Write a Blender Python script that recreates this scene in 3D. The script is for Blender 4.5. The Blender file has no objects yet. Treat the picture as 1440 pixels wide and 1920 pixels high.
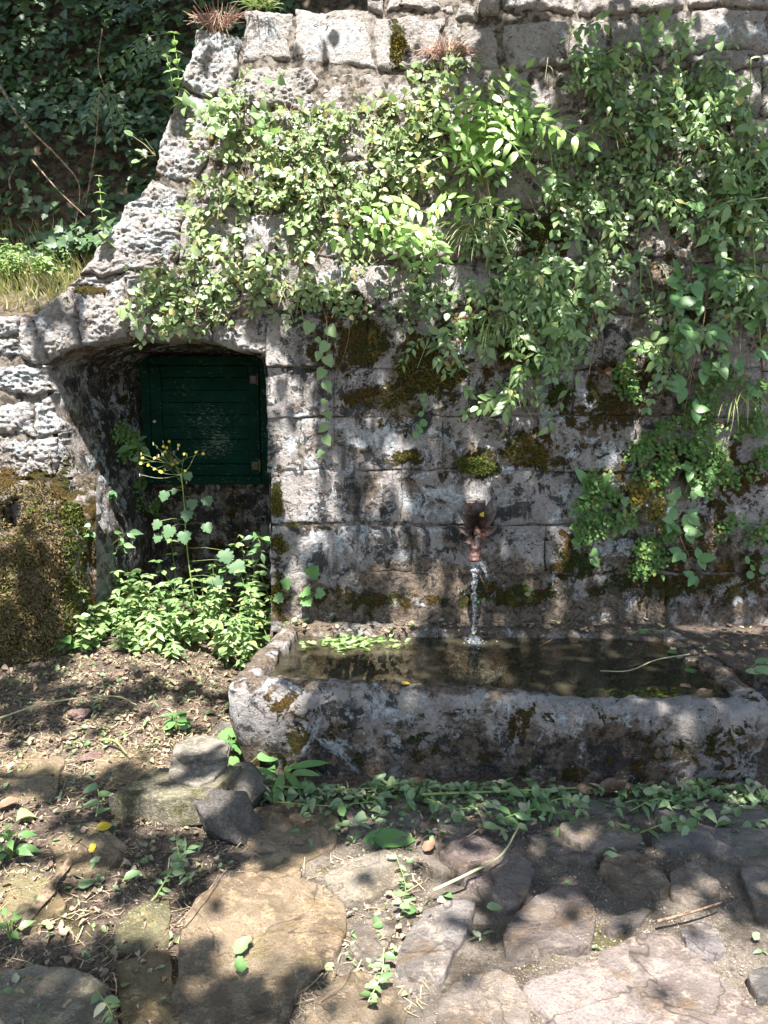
import bpy, math, random
import numpy as np
from mathutils import Vector, Matrix

SC = bpy.context.scene
COL = SC.collection
random.seed(7)
RNG = np.random.default_rng(11)
PI = math.pi

# ---------------------------------------------------------------- camera
CAM_H, PITCH, FPX = 1.55, math.radians(8.0), 1440.0
cam_d = bpy.data.cameras.new('camera')
cam_d.sensor_fit = 'HORIZONTAL'; cam_d.sensor_width = 26.0; cam_d.lens = 26.0
cam_d.clip_start = 0.05; cam_d.clip_end = 400.0
cam = bpy.data.objects.new('camera', cam_d); COL.objects.link(cam)
cam.location = (0, 0, CAM_H); cam.rotation_euler = (math.radians(90) - PITCH, 0, 0)
SC.camera = cam

# ---------------------------------------------------------------- sky and sun
SUN = np.array([-0.05, -0.43, 0.90]); SUN /= np.linalg.norm(SUN)
world = bpy.data.worlds.new('World'); SC.world = world; world.use_nodes = True
wn, wl = world.node_tree.nodes, world.node_tree.links
wn.clear()
sky = wn.new('ShaderNodeTexSky'); sky.sky_type = 'NISHITA'; sky.sun_disc = False
sky.sun_elevation = math.asin(SUN[2]); sky.sun_rotation = math.atan2(SUN[0], SUN[1])
sky.air_density = 1.0; sky.dust_density = 1.5; sky.ozone_density = 1.0
bgn = wn.new('ShaderNodeBackground'); bgn.inputs['Strength'].default_value = 0.085
won = wn.new('ShaderNodeOutputWorld')
wl.new(sky.outputs['Color'], bgn.inputs['Color']); wl.new(bgn.outputs['Background'], won.inputs['Surface'])
sun_d = bpy.data.lights.new('sun', 'SUN'); sun_d.energy = 5.0; sun_d.angle = math.radians(0.53)
sun_d.color = (1.0, 0.965, 0.92)
sun = bpy.data.objects.new('sun', sun_d); COL.objects.link(sun)
sun.location = (2, -4, 12)
sun.rotation_euler = Vector(SUN).to_track_quat('Z', 'Y').to_euler()
SC.view_settings.view_transform = 'Standard'; SC.view_settings.look = 'None'
SC.view_settings.gamma = 1.0; SC.view_settings.use_curve_mapping = False
SC.view_settings.exposure = 2.2
try:
    SC.cycles.max_bounces = 8; SC.cycles.transparent_max_bounces = 6
    SC.cycles.diffuse_bounces = 3; SC.cycles.glossy_bounces = 3; SC.cycles.transmission_bounces = 6
    SC.cycles.caustics_reflective = False; SC.cycles.caustics_refractive = False
    SC.cycles.sample_clamp_indirect = 6.0
except Exception:
    pass

# ---------------------------------------------------------------- geometry of the place
CP, SP = math.cos(PITCH), math.sin(PITCH)

def sstep(a, b, x):
    t = np.clip((np.asarray(x, float) - a) / (b - a), 0, 1)
    return t * t * (3 - 2 * t)

def wall_y(z):                       # face of the wall: nearly plumb below, leaning back above the arch
    z = np.asarray(z, float)
    return 4.0 + 0.03 * (z - 0.4) + 0.15 * np.maximum(z - 1.95, 0)

def rays(px, py):
    px = np.asarray(px, float); py = np.asarray(py, float)
    a = (px - 720) / FPX; b = (960 - py) / FPX
    return np.stack([a, CP + b * SP, -SP + b * CP], -1)

def on_y(px, py, Y):                 # point of a vertical plane
    d = rays(px, py); t = np.asarray(Y) / d[..., 1]
    return d * t[..., None] + np.array([0, 0, CAM_H])

def on_z(px, py, z):                 # point of a level plane
    d = rays(px, py); t = (np.asarray(z) - CAM_H) / d[..., 2]
    return d * t[..., None] + np.array([0, 0, CAM_H])

def on_wall(px, py, out=0.0):
    Y = np.full(np.shape(np.asarray(px, float) + np.asarray(py, float)), 4.05)
    for _ in range(6):
        p = on_y(px, py, Y); Y = wall_y(p[..., 2]) - out
    return on_y(px, py, Y)

def to_px(P):
    P = np.asarray(P, float)
    x, y, z = P[..., 0], P[..., 1], P[..., 2] - CAM_H
    dep = y * CP - z * SP; up = y * SP + z * CP
    dep = np.where(np.abs(dep) < 1e-4, 1e-4, dep)
    return 720 + FPX * x / dep, 960 - FPX * up / dep, dep

def _hash(ix, iy, iz, seed):
    h = (ix.astype(np.uint32) * np.uint32(374761393) + iy.astype(np.uint32) * np.uint32(668265263)
         + iz.astype(np.uint32) * np.uint32(2147483647) + np.uint32((seed * 974634777) & 0xffffffff))
    h = (h ^ (h >> np.uint32(13))) * np.uint32(1274126177)
    h = h ^ (h >> np.uint32(16))
    return (h & np.uint32(0xffffff)).astype(np.float64) / 0xffffff

def vnoise(P, seed=0):
    P = np.asarray(P, float)
    i = np.floor(P).astype(np.int64); f = P - i; f = f * f * (3 - 2 * f)
    r = 0
    for dx in (0, 1):
        wx = f[..., 0] if dx else 1 - f[..., 0]
        for dy in (0, 1):
            wy = f[..., 1] if dy else 1 - f[..., 1]
            for dz in (0, 1):
                wz = f[..., 2] if dz else 1 - f[..., 2]
                r = r + wx * wy * wz * _hash(i[..., 0] + dx, i[..., 1] + dy, i[..., 2] + dz, seed)
    return r

def fbm(P, scale=1.0, octv=4, seed=0, gain=0.5):      # about -1..1
    P = np.asarray(P, float) * scale; a = 1.0; s = 0; t = 0
    for k in range(octv):
        s = s + a * (vnoise(P + 17.3 * k, seed + k) * 2 - 1); t += a; a *= gain; P = P * 2.03
    return s / t * 1.6

def ground_z(x, y):
    x = np.asarray(x, float); y = np.asarray(y, float)
    z = 0.24 * sstep(-0.35, -1.3, x) * sstep(2.7, 4.0, y)
    z = z + 0.05 * sstep(-0.2, -1.2, x) * sstep(1.6, 2.6, y)
    z = z + 0.02 * sstep(2.9, 2.5, y) * 0
    P = np.stack([x, y, 0 * x], -1)
    z = z + 0.010 * fbm(P, 2.2, 3, 5) + 0.006 * fbm(P, 9, 3, 6)
    return z

def ground_base(x, y):
    return 0.24 * sstep(-0.35, -1.3, x) * sstep(2.7, 4.0, y) + 0.05 * sstep(-0.2, -1.2, x) * sstep(1.6, 2.6, y)

def on_ground(px, py, lift=0.0):      # first point where the sight line meets the ground
    px = np.asarray(px, float) + 0 * np.asarray(py, float); py = np.asarray(py, float) + 0 * px
    d = rays(px, py); d = d / d[..., 1:2]; Y = np.full(px.shape, 4.0); found = np.zeros(px.shape, bool)
    prev = None
    for y in np.arange(0.9, 4.3, 0.02):
        x = d[..., 0] * y; z = CAM_H + d[..., 2] * y; g = z - ground_base(x, y) - lift
        if prev is not None:
            h = (~found) & (g <= 0) & (prev > 0); Y = np.where(h, y - 0.02 * (-g) / (prev - g + 1e-9), Y); found |= h
        prev = g
    P = np.stack([d[..., 0] * Y, Y, CAM_H + d[..., 2] * Y], -1)
    P[..., 2] = ground_z(P[..., 0], P[..., 1]) + lift
    return P

def hill_z(x, y):
    x = np.asarray(x, float); y = np.asarray(y, float)
    left = 2.02 + 0.5 * np.clip(y - 4.3, 0, 0.75) + 2.1 * np.maximum(y - 5.05, 0) + 0.12 * np.maximum(-x - 2.2, 0)
    left = np.where(y > 8.5, 2.395 + 2.1 * 3.45 + 0.4 * (y - 8.5), left)
    right = 3.35 + 0.55 * np.maximum(y - 4.5, 0)
    k = sstep(-0.95, -0.2, x)
    z = left * (1 - k) + np.maximum(right, left) * k
    P = np.stack([x, y, 0 * x], -1)
    return z + 0.16 * fbm(P, 0.9, 4, 21) * sstep(4.6, 5.4, y) + .05 * sstep(4.36, 4.44, y)

# ---------------------------------------------------------------- mesh helpers
def link(name, data, parent=None):
    o = bpy.data.objects.new(name, data); COL.objects.link(o)
    if parent is not None:
        o.parent = parent
    return o

def tag(o, label=None, category=None, group=None, kind=None):
    if label: o['label'] = label
    if category: o['category'] = category
    if group: o['group'] = group
    if kind: o['kind'] = kind
    return o

def np_mesh(name, V, faces, mat=None, smooth=True, attrs=None, mats=None, midx=None):
    V = np.asarray(V, np.float32)
    if isinstance(faces, np.ndarray): faces = [faces]
    faces = [np.asarray(f, np.int32) for f in faces if len(f)]
    me = bpy.data.meshes.new(name)
    me.vertices.add(len(V)); me.vertices.foreach_set('co', V.ravel())
    nl = sum(f.size for f in faces); npoly = sum(len(f) for f in faces)
    me.loops.add(nl); me.loops.foreach_set('vertex_index', np.concatenate([f.ravel() for f in faces]))
    st = []; o = 0
    for f in faces:
        st.append(np.arange(len(f)) * f.shape[1] + o); o += f.size
    me.polygons.add(npoly); me.polygons.foreach_set('loop_start', np.concatenate(st).astype(np.int32))
    me.polygons.foreach_set('use_smooth', np.full(npoly, bool(smooth)))
    if mats:
        for m in mats: me.materials.append(m)
        if midx is not None: me.polygons.foreach_set('material_index', np.asarray(midx, np.int32))
    elif mat:
        me.materials.append(mat)
    if attrs:
        for k, a in attrs.items():
            at = me.attributes.new(k, 'FLOAT_COLOR', 'POINT')
            at.data.foreach_set('color', np.asarray(a, np.float32).ravel())
    me.update(calc_edges=True); me.validate()
    return me

def thing(name, label, category, loc, group=None):
    o = link(name, None); o.location = [float(v) for v in loc]
    o.empty_display_size = 0.1
    return tag(o, label, category, group)

def part(name, V, faces, mat, parent, smooth=True, attrs=None, kind=None, label=None):
    base = np.zeros(3); q = parent
    while q is not None:
        base = base + np.array(q.location); q = q.parent
    o = link(name, np_mesh(name, np.asarray(V, float) - base, faces, mat, smooth, attrs), parent)
    if kind: o['kind'] = kind
    if label: o['label'] = label
    return o

def solo(name, V, faces, mat, label, category=None, group=None, kind=None, smooth=True, attrs=None, base=None):
    V = np.asarray(V, float)
    if base is None:
        base = np.array([V[:, 0].mean(), V[:, 1].mean(), V[:, 2].min()])
    o = link(name, np_mesh(name, V - base, faces, mat, smooth, attrs)); o.location = [float(v) for v in base]
    return tag(o, label, category, group, kind)

def grid_faces(nu, nv, wrap_u=False, off=0):
    iu = np.arange(nu if wrap_u else nu - 1); iv = np.arange(nv - 1)
    a, b = np.meshgrid(iu, iv, indexing='ij'); a2 = (a + 1) % nu
    return np.stack([a * nv + b, a2 * nv + b, a2 * nv + b + 1, a * nv + b + 1], -1).reshape(-1, 4) + off

def tube(P, R, sides=5, cap=True):
    P = np.asarray(P, float); n = len(P); R = np.broadcast_to(np.asarray(R, float), (n,))
    T = np.gradient(P, axis=0); T /= np.linalg.norm(T, axis=1, keepdims=True) + 1e-9
    ref = np.array([0.31, 0.2, 0.93]) if abs(T[:, 2]).mean() < 0.8 else np.array([1.0, 0.2, 0.1])
    A = np.cross(T, ref); A /= np.linalg.norm(A, axis=1, keepdims=True) + 1e-9
    B = np.cross(T, A)
    th = np.arange(sides) / sides * 2 * PI
    V = P[:, None] + R[:, None, None] * (np.cos(th)[None, :, None] * A[:, None] + np.sin(th)[None, :, None] * B[:, None])
    i, j = np.meshgrid(np.arange(n - 1), np.arange(sides), indexing='ij'); j2 = (j + 1) % sides
    F = np.stack([i * sides + j, i * sides + j2, (i + 1) * sides + j2, (i + 1) * sides + j], -1).reshape(-1, 4)
    return V.reshape(-1, 3), F

class Bag:                             # collects pieces of ONE part
    def __init__(s): s.V = []; s.F = {}; s.n = 0
    def add(s, V, F):
        V = np.asarray(V, float); F = np.asarray(F)
        if len(V) == 0: return
        s.F.setdefault(F.shape[1], []).append(F + s.n); s.V.append(V); s.n += len(V)
    def get(s): return np.concatenate(s.V), [np.concatenate(f) for f in s.F.values()]
    def __len__(s): return s.n

def box(c, h, rot=0.0):
    c = np.asarray(c, float); h = np.asarray(h, float)
    s = np.array([[x, y, z] for x in (-1, 1) for y in (-1, 1) for z in (-1, 1)], float) * h
    cr, sr = math.cos(rot), math.sin(rot)
    s = np.stack([s[:, 0] * cr - s[:, 1] * sr, s[:, 0] * sr + s[:, 1] * cr, s[:, 2]], -1)
    F = np.array([[0, 1, 3, 2], [4, 6, 7, 5], [0, 4, 5, 1], [2, 3, 7, 6], [0, 2, 6, 4], [1, 5, 7, 3]])
    return s + c, F

def bez(pts, n=12):                    # Catmull-Rom through points
    P = np.asarray(pts, float); P = np.concatenate([[2 * P[0] - P[1]], P, [2 * P[-1] - P[-2]]])
    out = []
    for k in range(len(P) - 3):
        t = np.linspace(0, 1, n, endpoint=(k == len(P) - 4))[:, None]
        a, b, c, d = P[k:k + 4]
        out.append(0.5 * (2 * b + (c - a) * t + (2 * a - 5 * b + 4 * c - d) * t ** 2 + (3 * b - a - 3 * c + d) * t ** 3))
    return np.concatenate(out)

# ---------------------------------------------------------------- materials
class NT:
    def __init__(s, name):
        s.m = bpy.data.materials.new(name); s.m.use_nodes = True
        s.t = s.m.node_tree; s.t.nodes.clear()
        s.out = s.t.nodes.new('ShaderNodeOutputMaterial')
    def n(s, typ, **kw):
        nd = s.t.nodes.new(typ)
        for k, v in kw.items():
            if k.startswith('_'): setattr(nd, k[1:], v)
            else:
                key = int(k[1:]) if k[0] == 'i' and k[1:].isdigit() else k.replace('__', ' ')
                s.set(nd.inputs[key], v)
        return nd
    def set(s, sock, v):
        if hasattr(v, 'is_output') or isinstance(v, bpy.types.NodeSocket): s.t.links.new(v, sock)
        elif isinstance(v, tuple) and len(v) == 3 and sock.type == 'RGBA': sock.default_value = (*v, 1)
        else: sock.default_value = v
    def noise(s, vec, scale, detail=4, rough=0.6, dist=0.0, out='Fac'):
        nd = s.n('ShaderNodeTexNoise', Scale=scale, Detail=detail, Roughness=rough, Distortion=dist)
        if vec is not None: s.t.links.new(vec, nd.inputs['Vector'])
        return nd.outputs[out]
    def math(s, op, a, b=0.0, clamp=False):
        nd = s.n('ShaderNodeMath', _operation=op, _use_clamp=clamp, i0=a, i1=b); return nd.outputs[0]
    def ramp(s, x, lo, hi, a=0.0, b=1.0):
        nd = s.n('ShaderNodeMapRange', _interpolation_type='SMOOTHSTEP'); s.set(nd.inputs[0], x)
        for i, v in zip((1, 2, 3, 4), (lo, hi, a, b)): s.set(nd.inputs[i], v)
        return nd.outputs[0]
    def mix(s, f, a, b, typ='MIX'):
        nd = s.n('ShaderNodeMix', _data_type='RGBA', _blend_type=typ)
        s.set(nd.inputs[0], f); s.set(nd.inputs[6], a); s.set(nd.inputs[7], b); return nd.outputs[2]
    def pos(s): return s.n('ShaderNodeNewGeometry').outputs['Position']
    def objrand(s): return s.n('ShaderNodeObjectInfo').outputs['Random']
    def bump(s, h, strength=0.5, dist=0.01, normal=None):
        nd = s.n('ShaderNodeBump', Strength=strength, Distance=dist, Height=h)
        if normal is not None: s.t.links.new(normal, nd.inputs['Normal'])
        return nd.outputs['Normal']
    def finish(s, color, rough=0.8, normal=None, spec=0.3, **kw):
        p = s.n('ShaderNodeBsdfPrincipled'); s.set(p.inputs['Base Color'], color); s.set(p.inputs['Roughness'], rough)
        s.set(p.inputs['Specular IOR Level'], spec)
        if normal is not None: s.t.links.new(normal, p.inputs['Normal'])
        for k, v in kw.items(): s.set(p.inputs[k.replace('__', ' ')], v)
        s.t.links.new(p.outputs[0], s.out.inputs['Surface']); return s.m

def mat_wall():
    m = NT('wall_stone'); P = m.pos(); r = m.objrand()
    at = m.n('ShaderNodeAttribute', _attribute_name='cover'); sep = m.n('ShaderNodeSeparateColor', Color=at.outputs['Color'])
    moss_a, lich_sun_a, dark_a, dirt_a = sep.outputs[0], sep.outputs[1], sep.outputs[2], at.outputs['Alpha']
    n1 = m.noise(P, 3.0, 6, .65); n2 = m.noise(P, 24, 8, .72); n3 = m.noise(P, 85, 6, .72); n4 = m.noise(P, 7, 8, .7, .4); n5 = m.noise(P, 46, 7, .75, .3)
    base = m.mix(m.ramp(n1, .42, .60), (.34, .30, .27), (.50, .46, .435))
    base = m.mix(m.math('MULTIPLY', r, .5), base, (.46, .42, .40))
    base = m.mix(m.ramp(n5, .48, .40, 0, .6), base, (.14, .115, .095))
    base = m.mix(m.ramp(n3, .53, .62, 0, .65), base, (.60, .57, .54))
    def over(attr, nz, k, lo, hi): return m.ramp(m.math('ADD', attr, m.math('MULTIPLY', m.math('SUBTRACT', nz, .5), k)), lo, hi)
    # brown dirt
    dm = over(dirt_a, n4, 3.0, .36, .66)
    base = m.mix(m.math('MULTIPLY', dm, .85), base, m.mix(m.ramp(n5, .40, .60), (.065, .042, .024), (.23, .165, .105)))
    # black weathering, and shade painted into the depth of the niche
    km = over(dark_a, m.noise(P, 10, 10, .75, .5), 5.0, .46, .62)
    base = m.mix(m.math('MULTIPLY', km, .88), base, m.mix(m.ramp(n3, .42, .6), (.016, .017, .020), (.062, .063, .066)))
    # dark vertical streaks from stretched noise
    mp = m.n('ShaderNodeMapping'); m.t.links.new(P, mp.inputs['Vector']); mp.inputs['Scale'].default_value = (1, 1, .12)
    sk = m.ramp(m.math('ADD', m.math('MULTIPLY', dark_a, .35), m.noise(mp.outputs[0], 16, 6, .7, .3)), .66, .78)
    base = m.mix(m.math('MULTIPLY', sk, .7), base, (.05, .048, .048))
    # pale crust lichen, and sun brightness painted onto the upper left stones
    lm = over(lich_sun_a, m.noise(P, 8.5, 10, .74, .6), 5.5, .52, .62)
    base = m.mix(m.math('MULTIPLY', lm, .88), base, m.mix(m.ramp(n5, .40, .58), (.30, .315, .325), (.70, .73, .75)))
    # moss
    mm = over(moss_a, m.noise(P, 11, 9, .72, .3), 4.0, .46, .60)
    mc = m.mix(m.ramp(m.noise(P, 4, 4), .42, .58), (.15, .088, .016), (.078, .078, .015))
    mc = m.mix(m.ramp(n3, .42, .6), m.mix(.75, mc, (.012, .010, .004)), mc)
    base = m.mix(mm, base, mc)
    h = m.math('ADD', m.math('MULTIPLY', n2, 1.2), m.math('MULTIPLY', n5, .9)); h = m.math('ADD', h, m.math('MULTIPLY', n3, .45))
    h = m.math('ADD', h, m.math('MULTIPLY', lm, .08)); h = m.math('ADD', h, m.math('MULTIPLY', mm, m.math('ADD', .2, m.math('MULTIPLY', n3, .9))))
    nb = m.bump(h, 1.0, .045)
    return m.finish(base, m.ramp(mm, 0, 1, .82, .97), nb, .22)

def mat_rock(name, c1, c2, c3, scale=6.0, wet=0.0, bump=.6, moss=0.0, spec=.35):
    m = NT(name); P = m.pos(); r = m.objrand()
    n1 = m.noise(P, scale, 6, .65); n2 = m.noise(P, scale * 7, 8, .72); n3 = m.noise(P, 150, 5, .7)
    c = m.mix(m.ramp(n1, .42, .58), c1, c2); c = m.mix(m.ramp(n2, .48, .60, 0, .8), c, c3)
    c = m.mix(m.ramp(n3, .54, .64, 0, .4), c, m.mix(.5, c1, (.6, .58, .54)))
    c = m.mix(m.math('MULTIPLY', m.math('SUBTRACT', r, .4), .35, True), c, (.5, .47, .44), 'MULTIPLY')
    if moss:
        mm = m.ramp(m.noise(P, 8, 8, .7), .62 - moss * .3, .72 - moss * .3)
        c = m.mix(mm, c, m.mix(n2, (.035, .03, .008), (.09, .085, .02)))
    h = m.math('ADD', n2, m.math('MULTIPLY', n3, .5))
    rough = m.ramp(m.noise(P, 5, 5, .6), .42, .6, .75 - .55 * wet, .85 - .3 * wet)
    return m.finish(c, rough, m.bump(h, bump, .025), spec + .25 * wet)

def mat_plain(name, c1, c2, scale=20, rough=.8, bump=.3, spec=.3, metallic=0.0):
    m = NT(name); P = m.pos()
    n = m.noise(P, scale, 6, .7); c = m.mix(m.ramp(n, .42, .58), c1, c2)
    return m.finish(c, rough, m.bump(n, bump, .008), spec, Metallic=metallic)

def mat_leaf(name, c1, c2, c3=None, trans=.32, rough=.42, spec=.45, c3amt=.06):
    m = NT(name)
    g = m.n('ShaderNodeNewGeometry'); r = m.math('FRACT', m.math('ADD', g.outputs['Random Per Island'], m.objrand()))
    c = m.mix(r, c1, c2)
    v = m.noise(g.outputs['Position'], 60, 4, .6)
    c = m.mix(m.ramp(v, .4, .7, 0, .5), c, m.mix(.45, c, (.22, .24, .10)))
    if c3 is not None:
        r2 = m.math('FRACT', m.math('MULTIPLY', r, 13.37))
        c = m.mix(m.ramp(r2, 1 - c3amt - .005, 1 - c3amt), c, c3)
    p = m.n('ShaderNodeBsdfPrincipled'); m.set(p.inputs['Base Color'], c); m.set(p.inputs['Roughness'], rough)
    m.set(p.inputs['Specular IOR Level'], spec)
    t = m.n('ShaderNodeBsdfTranslucent'); m.set(t.inputs['Color'], m.mix(.5, c, m.mix(1.0, c, (1.6, 1.7, .6), 'MULTIPLY')))
    mx = m.n('ShaderNodeMixShader'); m.set(mx.inputs[0], trans)
    m.t.links.new(p.outputs[0], mx.inputs[1]); m.t.links.new(t.outputs[0], mx.inputs[2])
    m.t.links.new(mx.outputs[0], m.out.inputs['Surface']); return m.m

def mat_ground():
    m = NT('damp_earth'); P = m.pos()
    at = m.n('ShaderNodeAttribute', _attribute_name='cover'); sep = m.n('ShaderNodeSeparateColor', Color=at.outputs['Color'])
    soil_a, wet_a, mossy_a = sep.outputs[0], sep.outputs[1], sep.outputs[2]
    n1 = m.noise(P, 4, 6, .65); n2 = m.noise(P, 45, 8, .75); n3 = m.noise(P, 170, 4, .75)
    def over(attr, nz, k, lo, hi): return m.ramp(m.math('ADD', attr, m.math('MULTIPLY', m.math('SUBTRACT', nz, .5), k)), lo, hi)
    grit = m.mix(m.ramp(n1, .42, .58), (.16, .13, .10), (.25, .205, .165))
    grit = m.mix(m.ramp(n3, .52, .62, 0, .7), grit, (.42, .37, .32)); grit = m.mix(m.ramp(n2, .52, .62, 0, .7), grit, (.07, .052, .035))
    soil = m.mix(m.ramp(n2, .42, .58), (.06, .042, .030), (.19, .14, .105))
    soil = m.mix(m.ramp(n3, .52, .62, 0, .6), soil, (.34, .27, .21))
    c = m.mix(over(soil_a, m.noise(P, 7, 7, .7), 3.0, .35, .65), grit, soil)
    gm = over(mossy_a, m.noise(P, 9, 8, .7), 3.5, .5, .66)
    c = m.mix(m.math('MULTIPLY', gm, .7), c, m.mix(n2, (.05, .055, .012), (.13, .12, .03)))
    wm = over(wet_a, m.noise(P, 6, 6, .65), 3.0, .4, .62)
    c = m.mix(m.math('MULTIPLY', wm, .5), c, (.35, .33, .31), 'MULTIPLY')
    h = m.math('ADD', m.math('MULTIPLY', n2, .9), m.math('MULTIPLY', n3, .7))
    return m.finish(c, m.ramp(wm, 0, 1, .8, .2), m.bump(h, 1.0, .025), m.ramp(wm, 0, 1, .3, .7))

def mat_flag():
    m = NT('paving_stone'); P = m.pos(); oi = m.n('ShaderNodeObjectInfo')
    base = oi.outputs['Color']; r = oi.outputs['Random']
    n1 = m.noise(P, 3.5, 6, .65, .4); n2 = m.noise(P, 20, 9, .74); n3 = m.noise(P, 120, 6, .72); n4 = m.noise(P, 6, 9, .72, 1.2)
    c = m.mix(m.ramp(n1, .42, .58, 0, .8), base, m.mix(1.0, base, (.52, .48, .44), 'MULTIPLY'))
    c = m.mix(m.ramp(n2, .50, .60, 0, .7), c, m.mix(1.0, base, (1.6, 1.5, 1.35), 'MULTIPLY'))
    c = m.mix(m.ramp(n3, .54, .62, 0, .7), c, m.mix(1.0, base, (.35, .31, .29), 'MULTIPLY'))
    c = m.mix(m.ramp(n4, .55, .62, 0, .55), c, (.15, .095, .045)); c = m.mix(m.ramp(m.math('ABSOLUTE', m.math('SUBTRACT', m.noise(P, 3.2, 3, .55, .8), .5)), .012, .0, 0, .75), c, (.05, .038, .028))
    c = m.mix(m.ramp(m.noise(P, 5, 9, .72), .58, .64, 0, .5), c, (.10, .10, .03))
    wet = m.ramp(m.math('ADD', m.noise(P, 5, 7, .7), m.math('MULTIPLY', r, .14)), .49, .58)
    h = m.math('ADD', m.math('MULTIPLY', n2, 1.0), m.math('MULTIPLY', n3, .3)); h = m.math('ADD', h, m.math('MULTIPLY', n4, 1.2))
    return m.finish(c, m.ramp(wet, 0, 1, .55, .11), m.bump(h, .9, .03), m.ramp(wet, 0, 1, .35, .75))

M = {}
M['wall'] = mat_wall()
M['mortar'] = mat_plain('mortar_earth', (.035, .028, .02), (.15, .13, .11), 30, .95, .8)
M['niche'] = None
M['ground'] = mat_ground()
M['flag'] = mat_flag()
M['rock_grey'] = mat_rock('grey_rock', (.17, .15, .125), (.095, .082, .066), (.25, .22, .18), bump=1.0, moss=.15)
M['rock_dark'] = mat_rock('dark_rock', (.075, .066, .058), (.115, .10, .088), (.16, .14, .12), bump=1.0, wet=.2, moss=.1)
M['rock_red'] = mat_rock('reddish_rock', (.17, .105, .085), (.24, .17, .15), (.10, .06, .05), bump=.8)
M['rock_pale'] = mat_rock('pale_slab', (.21, .185, .15), (.13, .112, .085), (.30, .27, .22), bump=.8)
M['brick'] = mat_rock('weathered_brick', (.15, .13, .085), (.085, .07, .05), (.24, .22, .13), 9, bump=.8, moss=.3)
M['soil'] = mat_plain('bank_soil', (.028, .022, .015), (.085, .062, .042), 22, .95, .9)
M['wood'] = mat_plain('dry_wood', (.10, .065, .04), (.26, .19, .125), 40, .85, .6)
M['twig'] = mat_plain('brown_twig', (.075, .045, .03), (.18, .12, .08), 60, .8, .4)
M['red_twig'] = mat_plain('red_twig', (.13, .045, .035), (.20, .09, .07), 60, .7, .3)
M['stem'] = mat_plain('green_stem', (.13, .19, .05), (.20, .25, .09), 60, .6, .2)
M['pale_stem'] = mat_plain('pale_stem', (.28, .27, .15), (.38, .35, .2), 60, .7, .2)
M['vine'] = mat_plain('vine_stem', (.13, .07, .05), (.26, .16, .11), 60, .75, .3)
M['bark'] = mat_plain('tree_bark', (.05, .04, .03), (.13, .105, .08), 14, .9, .9)
M['rust'] = mat_plain('rusty_iron', (.022, .012, .010), (.085, .036, .024), 55, .33, .9, .6)
M['rust_dark'] = mat_plain('dark_rust', (.014, .010, .009), (.060, .028, .020), 45, .38, .8, .6)
# ================================================================ the setting
def ellipse_mask(px, py, blobs):
    f = np.zeros(np.shape(px))
    for (cx, cy, rx, ry, s) in blobs:
        f = np.maximum(f, s * np.exp(-(((px - cx) / rx) ** 2 + ((py - cy) / ry) ** 2) * 1.1))
    return f

MOSS = [(680, 640, 85, 60, 1), (800, 690, 110, 75, .95), (745, 740, 70, 50, .8), (615, 650, 55, 45, .85), (690, 745, 60, 26, .75),
        (760, 855, 45, 17, .85), (900, 868, 52, 30, 1.1), (990, 845, 75, 50, 1), (1050, 735, 38, 26, 1), (1180, 720, 90, 70, .8),
        (1130, 780, 90, 55, .7), (960, 650, 80, 60, .7), (870, 610, 80, 50, .8), (1010, 440, 60, 45, 1), (745, 90, 20, 60, 1), (735, 200, 40, 25, .6),
        (1075, 1050, 42, 48, .95), (1250, 1090, 160, 45, .75), (1400, 1080, 100, 60, .75), (700, 1125, 250, 20, .8), (960, 1115, 110, 30, .9),
        (1250, 870, 120, 60, .75), (1380, 900, 90, 70, .7), (1290, 1010, 80, 60, .6), (520, 935, 13, 50, .9), (525, 1020, 22, 22, .9), (520, 1075, 16, 40, .8),
        (560, 985, 25, 14, .8), (605, 990, 22, 8, .7), (520, 1120, 20, 40, .9), (1300, 600, 120, 60, .6), (1200, 480, 90, 50, .5), (620, 560, 120, 25, .6),
        (165, 545, 40, 12, 1.1), (300, 325, 25, 12, .7), (305, 500, 22, 30, .8), (1160, 930, 60, 60, .6), (130, 870, 35, 60, .6), (60, 905, 120, 30, .9),
        (1420, 600, 30, 60, .5), (400, 590, 40, 14, .4)]
LICH_SUN = [(700, 830, 100, 55, .66), (640, 1000, 110, 80, .54), (830, 940, 80, 60, .66), (590, 850, 80, 80, .52), (950, 880, 26, 16, 1.0), (560, 1050, 50, 50, .5),
        (1150, 850, 45, 40, .85), (1060, 950, 60, 35, .70), (1130, 1030, 52, 28, .9), (1250, 940, 90, 30, .5), (1050, 700, 70, 50, .62), (1070, 780, 40, 30, .8),
        (670, 700, 50, 40, .66), (780, 800, 60, 40, .66), (1110, 765, 18, 22, .9), (1020, 815, 24, 14, 1.0), (1075, 855, 14, 10, 1.0), (1340, 950, 60, 30, .5),
        (880, 640, 40, 30, .66), (240, 430, 170, 130, .60), (390, 130, 110, 110, .60), (620, 60, 130, 70, .50), (50, 700, 140, 160, .60), (1420, 590, 40, 60, .8), (330, 260, 70, 90, .58),  # broad upper-left patches also paint the sunlit stones brighter
        (1390, 60, 120, 60, .55), (840, 75, 160, 50, .48), (600, 300, 200, 160, .46), (150, 600, 80, 50, .42), (620, 450, 150, 80, .42)]
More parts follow.
